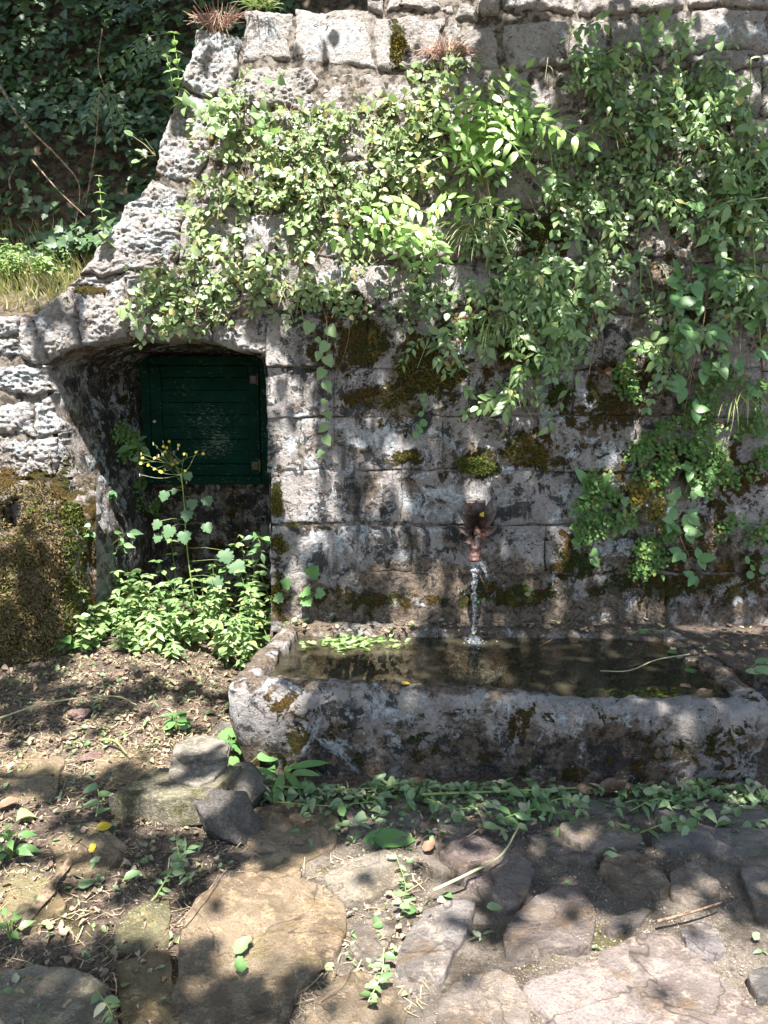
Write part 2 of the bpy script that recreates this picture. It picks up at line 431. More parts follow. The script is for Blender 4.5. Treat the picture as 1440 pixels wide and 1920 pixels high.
DARK = [(740, 880, 330, 300, .43), (640, 620, 160, 60, .45), (640, 960, 150, 150, .52), (560, 700, 70, 90, .54), (730, 1000, 100, 90, .54), (830, 850, 110, 90, .52), (900, 750, 120, 60, .48), (700, 780, 140, 60, .48), (1100, 900, 120, 90, .5), (960, 960, 55, 30, .75), (700, 560, 200, 40, .3),
        (560, 900, 60, 170, .50), (1100, 700, 250, 200, .34), (1250, 1000, 250, 140, .42), (1000, 450, 200, 100, .40), (1300, 350, 200, 200, .34), (860, 990, 40, 60, .7),
        (620, 720, 80, 80, .42), (760, 900, 60, 40, .34), (440, 600, 60, 40, .25), (630, 1060, 120, 50, .46)]
DIRT = [(950, 1150, 700, 45, 1.0), (740, 900, 340, 280, .40), (780, 1085, 170, 50, .95), (960, 1085, 150, 60, .9), (1250, 1060, 280, 90, .85), (580, 1115, 100, 30, .8), (330, 590, 140, 50, .45), (450, 600, 60, 40, .35),
        (1000, 700, 240, 120, .5), (1200, 750, 220, 130, .66), (1300, 450, 260, 170, .5), (800, 500, 260, 60, .35), (430, 250, 40, 40, .35), (1050, 600, 300, 60, .6)]

def cover_at(px, py):
    return np.stack([ellipse_mask(px, py, MOSS), ellipse_mask(px, py, LICH_SUN), ellipse_mask(px, py, DARK), ellipse_mask(px, py, DIRT)], -1)

# ---- wall ------------------------------------------------------------------
wall = thing('stone_wall', 'old retaining wall of rough stone blocks with arched niche, overgrown with creepers', 'wall',
             (0.3, 4.2, 0.0)); wall['kind'] = 'thing'
QUADS = []          # (corners TL TR BR BL in photo layout, stand-out, roughness)
def row(y0, y1, xs, out=0.0, rough=1.0, jit=7, left=None):
    for a, b in zip(xs[:-1], xs[1:]):
        j = lambda: random.uniform(-jit, jit)
        QUADS.append(([(a, y0 + j() * .5), (b, y0 + j() * .5), (b + j() * .5, y1 + j() * .5), (a + j() * .5, y1 + j() * .5)], out + random.uniform(-.012, .016), rough))
# sloping edge and arch stones
for q, o in (([(370, 58), (456, 70), (426, 192), (336, 168)], .02), ([(334, 173), (425, 197), (362, 345), (283, 327)], .01),
             ([(281, 333), (350, 362), (328, 510), (148, 515)], .025), ([(459, 117), (598, 136), (592, 208), (428, 196)], .0),
             ([(55, 590), (128, 541), (150, 652), (89, 680)], .02), ([(131, 540), (240, 527), (238, 631), (153, 651)], .03),
             ([(243, 530), (400, 538), (402, 640), (241, 630)], .03), ([(403, 539), (506, 560), (497, 672), (405, 642)], .02),
             ([(146, 518), (326, 512), (322, 529), (130, 538)], .0), ([(328, 490), (502, 488), (502, 556), (328, 532)], .0)):
    QUADS.append((q, o, 1.9))
for a in ([(455, 18), (548, 22), (549, 113), (460, 112)], [(553, 15), (693, 16), (700, 128), (553, 114)], [(699, 30), (830, 34), (838, 126), (704, 128)],
          [(834, 34), (936, 42), (934, 128), (842, 126)], [(946, 44), (1062, 40), (1068, 126), (944, 128)], [(1068, 36), (1140, 38), (1146, 128), (1072, 126)],
          [(1146, 30), (1290, 26), (1286, 92), (1150, 126)], [(1296, 22), (1440, 12), (1444, 92), (1292, 95)], [(1448, 10), (1570, 8), (1570, 110), (1450, 94)]):
    QUADS.append((a, random.uniform(-.01, .02), 1.2))
for a in ([(690, -14), (722, -12), (722, 26), (693, 12)], [(726, -30), (828, -32), (828, 14), (728, 18)], [(800, 16), (852, 4), (856, 30), (806, 30)], [(858, 2), (898, 4), (894, 32), (860, 30)],
          [(900, -6), (942, -4), (938, 26), (902, 22)], [(944, -30), (1080, -26), (1074, 24), (946, 14)], [(1084, -30), (1290, -30), (1288, 20), (1078, 26)],
          [(1294, -36), (1450, -34), (1446, 8), (1298, 16)], [(1454, -34), (1570, -34), (1570, 4), (1452, 6)], [(1290, 98), (1440, 96), (1440, 130), (1290, 130)]):
    QUADS.append((a, random.uniform(.0, .03), 1.4))
row(130, 211, [602, 722, 858, 1000, 1142, 1300, 1430, 1570], -.01, 1.5, 12)
QUADS.append(([(428, 200), (540, 212), (536, 300), (386, 300)], 0, 1.4))
row(213, 300, [542, 690, 800, 958, 1100, 1268, 1402, 1570], -.01, 1.5, 12)
QUADS.append(([(384, 304), (470, 304), (466, 392), (350, 360)], -.01, 1.4))
row(304, 392, [472, 612, 760, 930, 1082, 1250, 1422, 1570], 0, 1.5, 12)
QUADS.append(([(352, 366), (450, 396), (448, 486), (331, 486)], 0, 1.4))
row(396, 486, [452, 590, 720, 898, 1040, 1200, 1382, 1570], 0.01, 1.5, 12)
row(490, 584, [505, 640, 790, 930, 1080, 1225, 1390, 1570], 0.015, 1.4, 12)
# dressed courses round the spout
row(588, 690, [500, 690, 930, 1130, 1290, 1430, 1570], .006, .8, 9)
row(691.5, 781, [498, 650, 880, 1078, 1262, 1430, 1570], .004, .8, 9)
row(782.5, 884, [502, 563, 672, 832, 1010, 1190, 1350, 1570], .0, .75, 9)
row(885.5, 984, [505, 755, 922, 1002, 1190, 1330, 1570], .0, .75, 9)
row(985.5, 1074, [508, 770, 1022, 1190, 1400, 1570], .003, .8, 9)
row(1075.5, 1185, [510, 860, 1250, 1570], .006, .9, 9)
# left flank of the niche
for a in ([(-150, 588), (28, 590), (32, 630), (-150, 628)], [(30, 592), (56, 592), (88, 682), (34, 674)], [(-150, 632), (32, 634), (36, 673), (-150, 677)],
          [(-150, 681), (89, 686), (94, 734), (-150, 760)], [(54, 754), (98, 738), (112, 808), (70, 818)], [(-150, 764), (52, 756), (68, 816), (-150, 812)],
          [(-150, 816), (102, 821), (106, 908), (-150, 906)], [(104, 813), (113, 811), (142, 928), (110, 926)], [(-150, 910), (106, 911), (114, 1010), (-150, 1010)],
          [(110, 930), (143, 931), (166, 1010), (116, 1010)], [(-150, 1014), (167, 1014), (172, 1120), (-150, 1130)], [(-150, 1134), (172, 1124), (174, 1260), (-150, 1260)]):
    QUADS.append((a, random.uniform(.0, .012), 2.0))

# the wall runs on beyond the frame on both sides
for y0, y1 in ((588, 680), (684, 780), (784, 900), (904, 1020), (1024, 1140), (1144, 1300)):
    row(y0, y1, [-900, -700, -540, -340, -154], .0, 1.5, 6)
for y0, y1 in ((-34, 60), (64, 170), (174, 290), (294, 400), (404, 500), (504, 590), (594, 690), (694, 790), (794, 890), (894, 990), (994, 1080), (1084, 1300)):
    row(y0, y1, [1574, 1760, 1930, 2140, 2380], .0, 1.4, 6)

def block(q, out, rough, depth=.34, res=.017):
    q = np.array(q, float); C = on_wall(q[:, 0], q[:, 1])
    if rough > 1.8: res = .0085
    if q[:, 0].max() < -150 or q[:, 0].min() > 1570: res = .04
    w = np.linalg.norm(C[1] - C[0]); h = np.linalg.norm(C[3] - C[0])
    nu = max(5, int(w / res)); nv = max(5, int(h / res))
    g = .003
    u = np.concatenate([[0, .004 / w, .012 / w], np.linspace(.024 / w, 1 - .024 / w, nu), [1 - .012 / w, 1 - .004 / w, 1]])
    v = np.concatenate([[0, .004 / h, .012 / h], np.linspace(.024 / h, 1 - .024 / h, nv), [1 - .012 / h, 1 - .004 / h, 1]])
    U, W = np.meshgrid(u, v, indexing='ij')
    pp = ((1 - U) * (1 - W))[..., None] * q[0] + (U * (1 - W))[..., None] * q[1] + (U * W)[..., None] * q[2] + ((1 - U) * W)[..., None] * q[3]
    c0 = np.stack([pp[..., 0], pp[..., 1], 0 * U], -1)
    wk = 3.0 if rough < 1 else 8.0
    pp[..., 0] += wk * fbm(c0, .03, 4, 41); pp[..., 1] += wk * fbm(c0, .03, 4, 47)
    P = on_wall(pp[..., 0], pp[..., 1])
    # joints wear wider towards the corners
    e = np.minimum(np.minimum(U, 1 - U) * w, np.minimum(W, 1 - W) * h)
    rr = (.010 if rough < 1 else .026) * (1 + .6 * fbm(c0, .05, 2, 3))
    edge = np.clip(1 - e / rr, 0, 1) ** 2
    sd = random.randint(0, 999)
    # rugged face: pits, ridges and tilted planes
    f1 = fbm(P, 7, 4, sd); f2 = fbm(P * np.array([1, 1, 2.4]) + .03 * f1[..., None], 15, 5, 7, .68)
    pit = np.clip(f2 + .05, 0, 1)
    d = out + .012 * rough * f1 - .0065 * max(rough - .4, 0) * pit + .006 * rough * fbm(P, 75, 2, 9) - edge * (.007 if rough < 1 else .022)
    P[..., 1] -= d
    n1, n2 = P.shape[:2]
    V = P.reshape(-1, 3); F = grid_faces(n1, n2)
    idx = np.arange(n1 * n2).reshape(n1, n2)
    loop = np.concatenate([idx[:, 0], idx[-1, 1:], idx[-2::-1, -1], idx[0, -2:0:-1]])
    B = V[loop].copy(); B[:, 1] += depth
    k = len(loop); nb = len(V) + np.arange(k)
    S = np.stack([loop, nb, np.roll(nb, -1), np.roll(loop, -1)], -1)
    V = np.concatenate([V, B])
    px, py, _ = to_px(V)
    part('stone_block', V, [F[:, ::-1], S[:, ::-1]], M['wall'], wall, True, {'cover': cover_at(px, py)})

for q, o, r in QUADS:
    block(q, o, r)

# earth and mortar behind the blocks
EDGE = [(372, 66), (345, 150), (318, 215), (298, 280), (286, 335), (258, 380), (218, 425), (188, 470), (152, 518), (130, 545), (60, 594)]
OPEN_L = [(100, 672), (90, 690), (102, 760), (130, 880), (150, 960), (166, 1010), (172, 1180), (174, 1300)]
def inside_poly(px, py, poly):
    r = np.zeros(np.shape(px), bool); n = len(poly)
    for i in range(n):
        (x0, y0), (x1, y1) = poly[i], poly[(i + 1) % n]
        c = ((y0 > py) != (y1 > py)) & (px < (x1 - x0) * (py - y0) / (y1 - y0 + 1e-9) + x0)
        r ^= c
    return r
ARCH = [(88, 684), (118, 666), (152, 652), (195, 641), (240, 632), (290, 628), (335, 628), (400, 639), (440, 650), (468, 660), (494, 672)]
OPENING = ARCH + [(498, 700), (502, 800), (506, 950), (510, 1100), (513, 1300)] + OPEN_L[::-1][:-1]
WALLPOLY = [(-890, 600), (62, 598)] + EDGE[::-1] + [(460, 60), (462, 24), (560, 20), (690, 20), (700, -30), (2370, -36), (2370, 1300), (-890, 1300)]
gx = np.arange(-900, 2391, 10.); gy = np.arange(-40, 1301, 10.)
GX, GY = np.meshgrid(gx, gy, indexing='ij')
cx, cy = GX[:-1, :-1] + 5, GY[:-1, :-1] + 5
keep = inside_poly(cx, cy, WALLPOLY) & ~inside_poly(cx, cy, OPENING)
# stay clear of the free edges
for dx, dy in ((-12, 0), (12, 0), (0, -12), (0, 12)):
    keep &= inside_poly(cx + dx, cy + dy, WALLPOLY) & ~inside_poly(cx + dx, cy + dy, OPENING)
PV = on_wall(GX.ravel(), GY.ravel(), -.016)
PV[:, 1] += .006 * fbm(PV, 14, 3, 77)
Fc = grid_faces(len(gx), len(gy))[keep.reshape(-1)]
part('mortar_core', PV, Fc[:, ::-1], M['mortar'], wall)

# ---- niche: soffit, jambs, back wall, as rough masonry -----------------------
def niche_lining():
    fr = np.array(ARCH + [(498, 700), (502, 800), (506, 950), (510, 1100), (513, 1240)], float)
    lf = np.array(OPEN_L[::-1][:-1], float)
    path = np.concatenate([lf, fr])
    seg = np.linalg.norm(np.diff(path, axis=0), axis=1); s = np.concatenate([[0], np.cumsum(seg)])
    t = np.linspace(0, s[-1], 230)
    path = np.stack([np.interp(t, s, path[:, 0]), np.interp(t, s, path[:, 1])], -1)
    A = on_wall(path[:, 0], path[:, 1], -.03)
    B = A.copy(); B[:, 1] = 4.98
    cxm = -1.12
    k = sstep(-1.3, -1.75, A[:, 0])
    B[:, 0] = np.where(A[:, 0] < cxm, A[:, 0] + .19 * k, A[:, 0] + .02)
    B[:, 0] = np.where((A[:, 0] < -1.3) & (A[:, 2] < 1.75), np.maximum(B[:, 0], -1.56), B[:, 0])
    B[:, 2] = np.minimum(B[:, 2], 1.86 + 0 * B[:, 2])
    w = np.linspace(0, 1, 60)
    P = A[:, None] * (1 - w)[None, :, None] + B[:, None] * w[None, :, None]
    T = np.gradient(A, axis=0); N = np.stack([T[:, 2], 0 * T[:, 0], -T[:, 0]], -1); N /= np.linalg.norm(N, axis=1, keepdims=True) + 1e-9
    d = .012 * fbm(P, 5, 4, 55) + .006 * fbm(P, 24, 3, 56)
    # coursed joints in the jamb
    jz = np.abs(((P[..., 2] + .03 * fbm(P, 3, 2, 8)) / .34) % 1 - .5) * 2
    d *= (w[None] > 0.01)
    P = P + N[:, None] * d[..., None]
    V = P.reshape(-1, 3); px, py, _ = to_px(V)
    cov = np.zeros((len(V), 4)); cov[:, 0] = .12 + .2 * sstep(4.3, 4.8, V[:, 1]); cov[:, 1] = .30; cov[:, 2] = .15 + .5 * sstep(4.1, 4.45, V[:, 1]); cov[:, 3] = .45 + .25 * sstep(1.75, 1.85, V[:, 2])  # dark cover grows with depth: niche shade painted into the stone
    part('niche_lining', V, grid_faces(230, 60), M['wall'], wall, True, {'cover': cov})
    gx = np.linspace(-2.0, -.45, 60); gz = np.linspace(.0, 2.0, 70)
    X, Z = np.meshgrid(gx, gz, indexing='ij'); Q = np.stack([X, 0 * X + 4.96, Z], -1)
    Q[..., 1] += .015 * fbm(Q, 7, 4, 61)
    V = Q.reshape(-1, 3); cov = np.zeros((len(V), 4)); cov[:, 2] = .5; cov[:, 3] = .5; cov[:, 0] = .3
    part('niche_back', V, grid_faces(60, 70)[:, ::-1], M['wall'], wall, True, {'cover': cov})
niche_lining()

# ---- green hatch in the niche ------------------------------------------------
def mat_door():
    m = NT('green_paint'); P = m.pos()
    n1 = m.noise(P, 70, 8, .75); n2 = m.noise(P, 7, 4, .6)
    at = m.n('ShaderNodeAttribute', _attribute_name='wear'); w = m.n('ShaderNodeSeparateColor', Color=at.outputs['Color']).outputs[0]
    mp = m.n('ShaderNodeMapping'); m.t.links.new(P, mp.inputs['Vector']); mp.inputs['Scale'].default_value = (1, 1, 3.5)
    n3 = m.noise(mp.outputs[0], 34, 8, .75)
    bare = m.ramp(m.math('ADD', w, m.math('MULTIPLY', m.math('SUBTRACT', n3, .5), 4.0)), .48, .6)
    c = m.mix(m.ramp(n2, .3, .7), (.0013, .015, .0095), (.0025, .026, .016))
    c = m.mix(m.ramp(n1, .6, .75, 0, .5), c, (.03, .06, .03))
    c = m.mix(bare, c, m.mix(n1, (.07, .09, .07), (.19, .205, .17)))
    return m.finish(c, .85, m.bump(m.math('SUBTRACT', n1, bare), .3, .003), .1)
M['door'] = mat_door()
DY = 4.86
def dpx(px, py, Y=DY): return on_y(np.float64(px), np.float64(py), np.float64(Y))
def bevel_slab(c, h, b=.004):
    # box with chamfered front edges (front faces -Y)
    x, y, z = c; hx, hy, hz = h
    V = []; 
    for (yy, k) in ((y + hy, 0), (y - hy + b, 0), (y - hy, b)):
        V += [[x - hx + k, yy, z - hz + k], [x + hx - k, yy, z - hz + k], [x + hx - k, yy, z + hz - k], [x - hx + k, yy, z + hz - k]]
    F = [[0, 1, 2, 3]]
    for r in (0, 4):
        for i in range(4):
            j = (i + 1) % 4; F.append([r + i, r + 4 + i, r + 4 + j, r + j])
    F.append([11, 10, 9, 8])
    return np.array(V, float), np.array(F)
def wear_of(V):
    px, py, _ = to_px(V)
    w = ellipse_mask(px, py, [(390, 790, 80, 60, .44), (410, 830, 40, 34, .62), (370, 790, 50, 40, .42), (395, 845, 55, 24, .52), (345, 730, 60, 36, .30)]) - .12
    return np.stack([w, w, w, w], -1)
TLd = dpx(262, 668); BRd = dpx(508, 908)
x0, z1 = TLd[0], TLd[2]; x1, z0 = BRd[0], BRd[2]
door = None
def dpart(nm, c, h, parent, mat='door', b=.004, sub=1):
    V, F = bevel_slab(c, h, b)
    return V, F
frame_bag = Bag()
fw = .055
for c, h in (((x0 + fw / 2, DY + .01, (z0 + z1) / 2), (fw / 2, .03, (z1 - z0) / 2)), ((x1 - fw / 2, DY + .01, (z0 + z1) / 2), (fw / 2, .03, (z1 - z0) / 2)),
             (((x0 + x1) / 2, DY + .011, z1 - fw / 2), ((x1 - x0) / 2 - fw - .001, .03, fw / 2)), (((x0 + x1) / 2, DY + .011, z0 + fw / 2), ((x1 - x0) / 2 - fw - .001, .03, fw / 2))):
    frame_bag.add(*bevel_slab(c, h))
V, F = frame_bag.get()
door = part('door', V, F, M['door'], wall, False, {'wear': wear_of(V) * 0 + .1}, label='small green painted wooden hatch with flaking paint')
lx0, lx1, lz0, lz1 = x0 + fw + .004, x1 - fw - .004, z0 + fw + .004, z1 - fw - .004
sw = .07
for nm, c, h in (('door_stile', (lx0 + sw / 2, DY, (lz0 + lz1) / 2), (sw / 2, .022, (lz1 - lz0) / 2)), ('door_stile', (lx1 - sw / 2, DY, (lz0 + lz1) / 2), (sw / 2, .022, (lz1 - lz0) / 2)),
                 ('door_rail', ((lx0 + lx1) / 2, DY + .001, lz1 - sw / 2), ((lx1 - lx0) / 2 - sw - .001, .022, sw / 2)), ('door_rail', ((lx0 + lx1) / 2, DY + .001, lz0 + sw / 2), ((lx1 - lx0) / 2 - sw - .001, .022, sw / 2))):
    V, F = bevel_slab(c, h); part(nm, V, F, M['door'], door, False, {'wear': wear_of(V) * .4 + .08})
px0, px1, pz0, pz1 = lx0 + sw + .002, lx1 - sw - .002, lz0 + sw + .002, lz1 - sw - .002
npl = 7
for i in range(npl):
    a = pz0 + (pz1 - pz0) * i / npl; b = pz0 + (pz1 - pz0) * (i + 1) / npl
    nu, nv = 30, 8
    U, W = np.meshgrid(np.linspace(px0, px1, nu), np.linspace(a + .002, b - .002, nv), indexing='ij')
    ee = np.minimum(W - a - .002, b - .002 - W)
    Y = DY - .008 + .008 * np.clip(1 - ee / .004, 0, 1) ** 2 * .25 + random.uniform(-.001, .002)
    V = np.stack([U, Y, W], -1).reshape(-1, 3)
    part('plank', V, grid_faces(nu, nv)[:, ::-1], M['door'], door, True, {'wear': wear_of(V)})
for py in (712, 873):
    p = dpx(478 if py > 800 else 474, py, DY - .03)
    b = Bag(); b.add(*bevel_slab((p[0], DY - .026, p[2]), (.02, .004, .026), .002))
    b.add(*tube([[p[0] + .03, DY - .03, p[2] - .036], [p[0] + .03, DY - .03, p[2] + .036]], .007, 8))
    V, F = b.get(); part('hinge', V, F, mat_plain('hinge_brass', (.06, .05, .022), (.11, .095, .05), 60, .7, .4) if py > 800 else M['rust_dark'], door, False)
p = dpx(289, 790, DY - .03)
th = np.linspace(0, 2 * PI, 16, endpoint=False)
V = [[p[0], DY - .034, p[2]]] + [[p[0] + .011 * math.cos(t), DY - .032, p[2] + .011 * math.sin(t)] for t in th] + [[p[0] + .013 * math.cos(t), DY - .02, p[2] + .013 * math.sin(t)] for t in th]
F3 = np.array([[0, 1 + (i + 1) % 16, 1 + i] for i in range(16)]); F4 = np.array([[1 + i, 1 + (i + 1) % 16, 17 + (i + 1) % 16, 17 + i] for i in range(16)])
part('lock', V, [F3, F4], mat_plain('lock_metal', (.35, .33, .30), (.5, .48, .45), 60, .35, .1, .5, .8), door)

# ---- ground ------------------------------------------------------------------
def make_ground():
    xs = np.concatenate([np.linspace(-60, -6, 10)[:-1], np.linspace(-6, -2.6, 18)[:-1], np.linspace(-2.6, 2.6, 290), np.linspace(2.6, 6, 18)[1:], np.linspace(6, 60, 10)[1:]])
    ys = np.concatenate([np.linspace(-60, -4, 10)[:-1], np.linspace(-4, .6, 24)[:-1], np.linspace(.6, 5.05, 240)])
    X, Y = np.meshgrid(xs, ys, indexing='ij')
    P = np.stack([X, Y, ground_z(X, Y)], -1)
    P[..., 2] += .004 * fbm(P, 40, 2, 71)
    V = P.reshape(-1, 3)
    soil = sstep(-.05, -.75, V[:, 0] + .35 * (V[:, 1] - 2.2) * -1 * 0) * sstep(1.5, 2.1, V[:, 1] + .3 * (-V[:, 0]))
    soil = np.maximum(soil, sstep(2.75, 3.0, V[:, 1]))
    px, py, dep = to_px(V)
    wet = ellipse_mask(px, py, [(1150, 1600, 360, 110, .85), (700, 1700, 700, 260, .42), (560, 1680, 200, 90, .6), (250, 1420, 160, 40, .6), (900, 1800, 200, 120, .55), (1300, 1750, 180, 100, .5), (160, 1700, 120, 60, .55), (640, 1540, 160, 60, .5), (320, 1860, 120, 120, .6)])
    mos = ellipse_mask(px, py, [(90, 1700, 120, 80, .6), (1130, 1760, 200, 80, .45), (560, 1600, 120, 60, .4), (60, 1900, 120, 60, .5)])
    cov = np.stack([soil, wet * (dep > 0), mos * (dep > 0), 0 * soil], -1)
    o = link('ground', np_mesh('ground', V, grid_faces(len(xs), len(ys)), M['ground'], True, {'cover': cov}))
    tag(o, kind='structure'); return o
ground = make_ground()

# hillside behind
def make_hill():
    xs = np.concatenate([np.linspace(-40, -6, 12)[:-1], np.linspace(-6, 3, 130)[:-1], np.linspace(3, 40, 14)])
    ys = np.concatenate([[4.1], np.linspace(4.33, 9, 110)[:-1], np.linspace(9, 50, 16)])
    X, Y = np.meshgrid(xs, ys, indexing='ij'); Y = np.maximum(Y, 4.1 + .52 * sstep(-1.75, -1.25, X)); P = np.stack([X, Y, hill_z(X, Y)], -1)
    P[..., 2] += .03 * fbm(P, 6, 3, 72) * sstep(4.5, 5, Y); P[:, 0, 2] -= .09; P[:, 0, 2] = np.where((X[:, 0] < -4.3) | (X[:, 0] > 4.4), -.3, P[:, 0, 2])
    o = link('hillside', np_mesh('hillside', P.reshape(-1, 3), grid_faces(len(xs), len(ys)), M['soil'])); tag(o, kind='structure')
make_hill()

# ---- trough --------------------------------------------------------------------
TX0, TX1, TY0, TY1 = -.665, 1.56, 2.95, 3.99
def rrect(o, n_side=130, n_c=10, r0=.075):
    x0, x1, y0, y1 = TX0 + o, TX1 - o, TY0 + o, TY1 - o; r = max(r0 - o, .02)
    pts = []
    for (cx, cy, a) in ((x0 + r, y0 + r, PI), (x1 - r, y0 + r, 1.5 * PI), (x1 - r, y1 - r, 0), (x0 + r, y1 - r, .5 * PI)):
        pts.append(np.stack([cx + r * np.cos(a + np.linspace(0, PI / 2, n_c)), cy + r * np.sin(a + np.linspace(0, PI / 2, n_c))], -1))
    out = []
    for i in range(4):
        out.append(pts[i]); a, b = pts[i][-1], pts[(i + 1) % 4][0]
        k = n_side if i % 2 == 0 else n_side // 2
        t = np.linspace(0, 1, k + 2)[1:-1, None]; out.append(a + (b - a) * t)
    return np.concatenate(out)
def trough_shear(P):
    P = P.copy(); k = (P[..., 1] - TY0) / (TY1 - TY0)
    P[..., 0] += .13 * k * np.clip(1 - (P[..., 0] - TX0) / 1.2, 0, 1)
    P[..., 1] -= .075 * (P[..., 0] - .47) / 1.08 * (1 - .5 * k)
    return P
def rim_h(x, y):
    front = sstep(3.3, 3.0, y)
    z = .40 - .028 * sstep(-.2, 1.4, x)
    z = z + front * (.022 * sstep(.1, -.45, x) - .012 * np.exp(-((x - .35) / .25) ** 2) - .012 * sstep(.6, 1.4, x) + .01 * np.sin(x * 5.0))
    return z + .010 * fbm(np.stack([x, y, 0 * x], -1), 5, 3, 31)
prof = [(.075, -.06), (.068, .0), (.055, .06), (.04, .12), (.024, .18), (.010, .24), (.002, .29), (-.002, .33), (.0, .355), (.006, .372), (.016, .386), (.03, .394), (.05, .399), (.07, .40), (.09, .398), (.104, .392), (.112, .378), (.117, .34), (.122, .27), (.13, .2), (.145, .13), (.18, .10), (.25, .09)]
rings = []
for (o, z) in prof:
    c = rrect(o); zz = np.full(len(c), z) 
    top = rim_h(c[:, 0], c[:, 1])
    zz = np.where(z > .1, .1 + (z - .1) / .30 * (top - .1), z)
    rings.append(np.stack([c[:, 0], c[:, 1], zz], -1))
R = np.stack(rings, 1)                     # path x profile
nrm = np.zeros_like(R); cen = np.array([(TX0 + TX1) / 2, (TY0 + TY1) / 2, .25])
R = trough_shear(R)
dn = np.stack([fbm(R, 6, 4, 81), fbm(R, 6, 4, 82), fbm(R, 6, 4, 83)], -1)
dn2 = np.stack([fbm(R, 28, 3, 84), fbm(R, 28, 3, 85), fbm(R, 28, 3, 86)], -1)
dn3 = np.stack([fbm(R, 60, 2, 87), fbm(R, 60, 2, 88), fbm(R, 60, 2, 89)], -1)
R = R + .018 * dn + .011 * dn2 + .004 * dn3
# front-left corner of the rim is worn round and heavy
n_p, n_q = R.shape[:2]
V = R.reshape(-1, 3); F = grid_faces(n_p, n_q, True)
inner = np.arange(n_p) * n_q + n_q - 1
ci = len(V); V = np.concatenate([V, [[.5, 3.47, .085]]])
F3 = np.stack([inner, np.roll(inner, -1), np.full(n_p, ci)], -1)
tpx, tpy, _ = to_px(V)
cov = np.zeros((len(V), 4))
cov[:, 0] = ellipse_mask(tpx, tpy, [(540, 1330, 50, 40, .7), (600, 1380, 60, 60, .5), (540, 1370, 90, 50, .62), (800, 1400, 60, 80, .42), (1200, 1390, 140, 60, .46), (950, 1360, 90, 40, .5), (1350, 1410, 80, 60, .5), (640, 1440, 140, 40, .5), (1050, 1450, 300, 40, .45)])
cov[:, 1] = ellipse_mask(tpx, tpy, [(480, 1290, 70, 25, .66), (900, 1332, 130, 12, .58), (1180, 1348, 260, 11, .62), (700, 1330, 90, 60, .5), (640, 1390, 90, 60, .58), (770, 1380, 30, 80, .5), (450, 1300, 30, 40, .5)])
cov[:, 2] = ellipse_mask(tpx, tpy, [(640, 1330, 120, 40, .55), (900, 1400, 220, 70, .48), (1150, 1420, 320, 70, .50), (600, 1420, 140, 60, .52)])
cov[:, 3] = np.where(V[:, 1] > 3.06, .66, ellipse_mask(tpx, tpy, [(1000, 1430, 560, 95, .85), (620, 1430, 170, 70, .75), (850, 1285, 520, 26, .85), (480, 1275, 80, 30, .5)]))
inside = (V[:, 2] < .32) & (V[:, 1] > 3.08) & (V[:, 0] > TX0 + .13) & (V[:, 0] < TX1 - .12)
cov[inside, 3] = .62; cov[inside, 1] = .2; cov[inside, 2] = .25; cov[inside, 0] = .25
trough = solo('stone_trough', V, [F[:, ::-1], F3[:, ::-1]], M['wall'], 'long worn stone water trough under the iron spout, mossy front', 'trough', attrs={'cover': cov}, base=np.array([.47, 3.47, 0.]))

# water in it
WZ = .346
def mat_water():
    m = NT('water'); P = m.pos()
    n = m.noise(P, 12, 3, .5); n2 = m.noise(P, 34, 2, .5)
    nb = m.bump(m.math('ADD', n, m.math('MULTIPLY', n2, .4)), .35, .012)
    g = m.n('ShaderNodeBsdfGlossy', Roughness=.03); m.t.links.new(nb, g.inputs['Normal'])
    t = m.n('ShaderNodeBsdfTransparent'); m.set(t.inputs['Color'], (.70, .68, .58))
    df = m.n('ShaderNodeBsdfDiffuse'); m.set(df.inputs['Color'], (.075, .068, .045)); tm = m.n('ShaderNodeMixShader'); tm.inputs[0].default_value = .35
    m.t.links.new(t.outputs[0], tm.inputs[1]); m.t.links.new(df.outputs[0], tm.inputs[2])
    f = m.n('ShaderNodeFresnel', IOR=1.38); m.t.links.new(nb, f.inputs['Normal'])
    mx = m.n('ShaderNodeMixShader'); m.t.links.new(f.outputs[0], mx.inputs[0]); m.t.links.new(tm.outputs[0], mx.inputs[1]); m.t.links.new(g.outputs[0], mx.inputs[2])
    m.t.links.new(mx.outputs[0], m.out.inputs['Surface']); return m.m
M['water'] = mat_water()
SPX, SPY = float(on_y(890., 1052., 3.86)[0]), 3.80
gx = np.linspace(TX0 + .09, TX1 - .09, 170); gy = np.linspace(TY0 + .09, TY1 - .09, 90)
X, Y = np.meshgrid(gx, gy, indexing='ij')
rd = np.hypot(X - SPX, Y - SPY)
Z = WZ + .006 * np.sin(rd * 70) * np.exp(-rd * 7) + .0012 * fbm(np.stack([X, Y, 0 * X], -1), 16, 3, 91) + .008 * np.exp(-(rd / .05) ** 2) * fbm(np.stack([X, Y, 0 * X], -1), 50, 2, 92)
wp = trough_shear(np.stack([X, Y, Z], -1)).reshape(-1, 3)
w = link('trough_water', np_mesh('trough_water', wp, grid_faces(len(gx), len(gy)), M['water'])); tag(w, kind='structure')

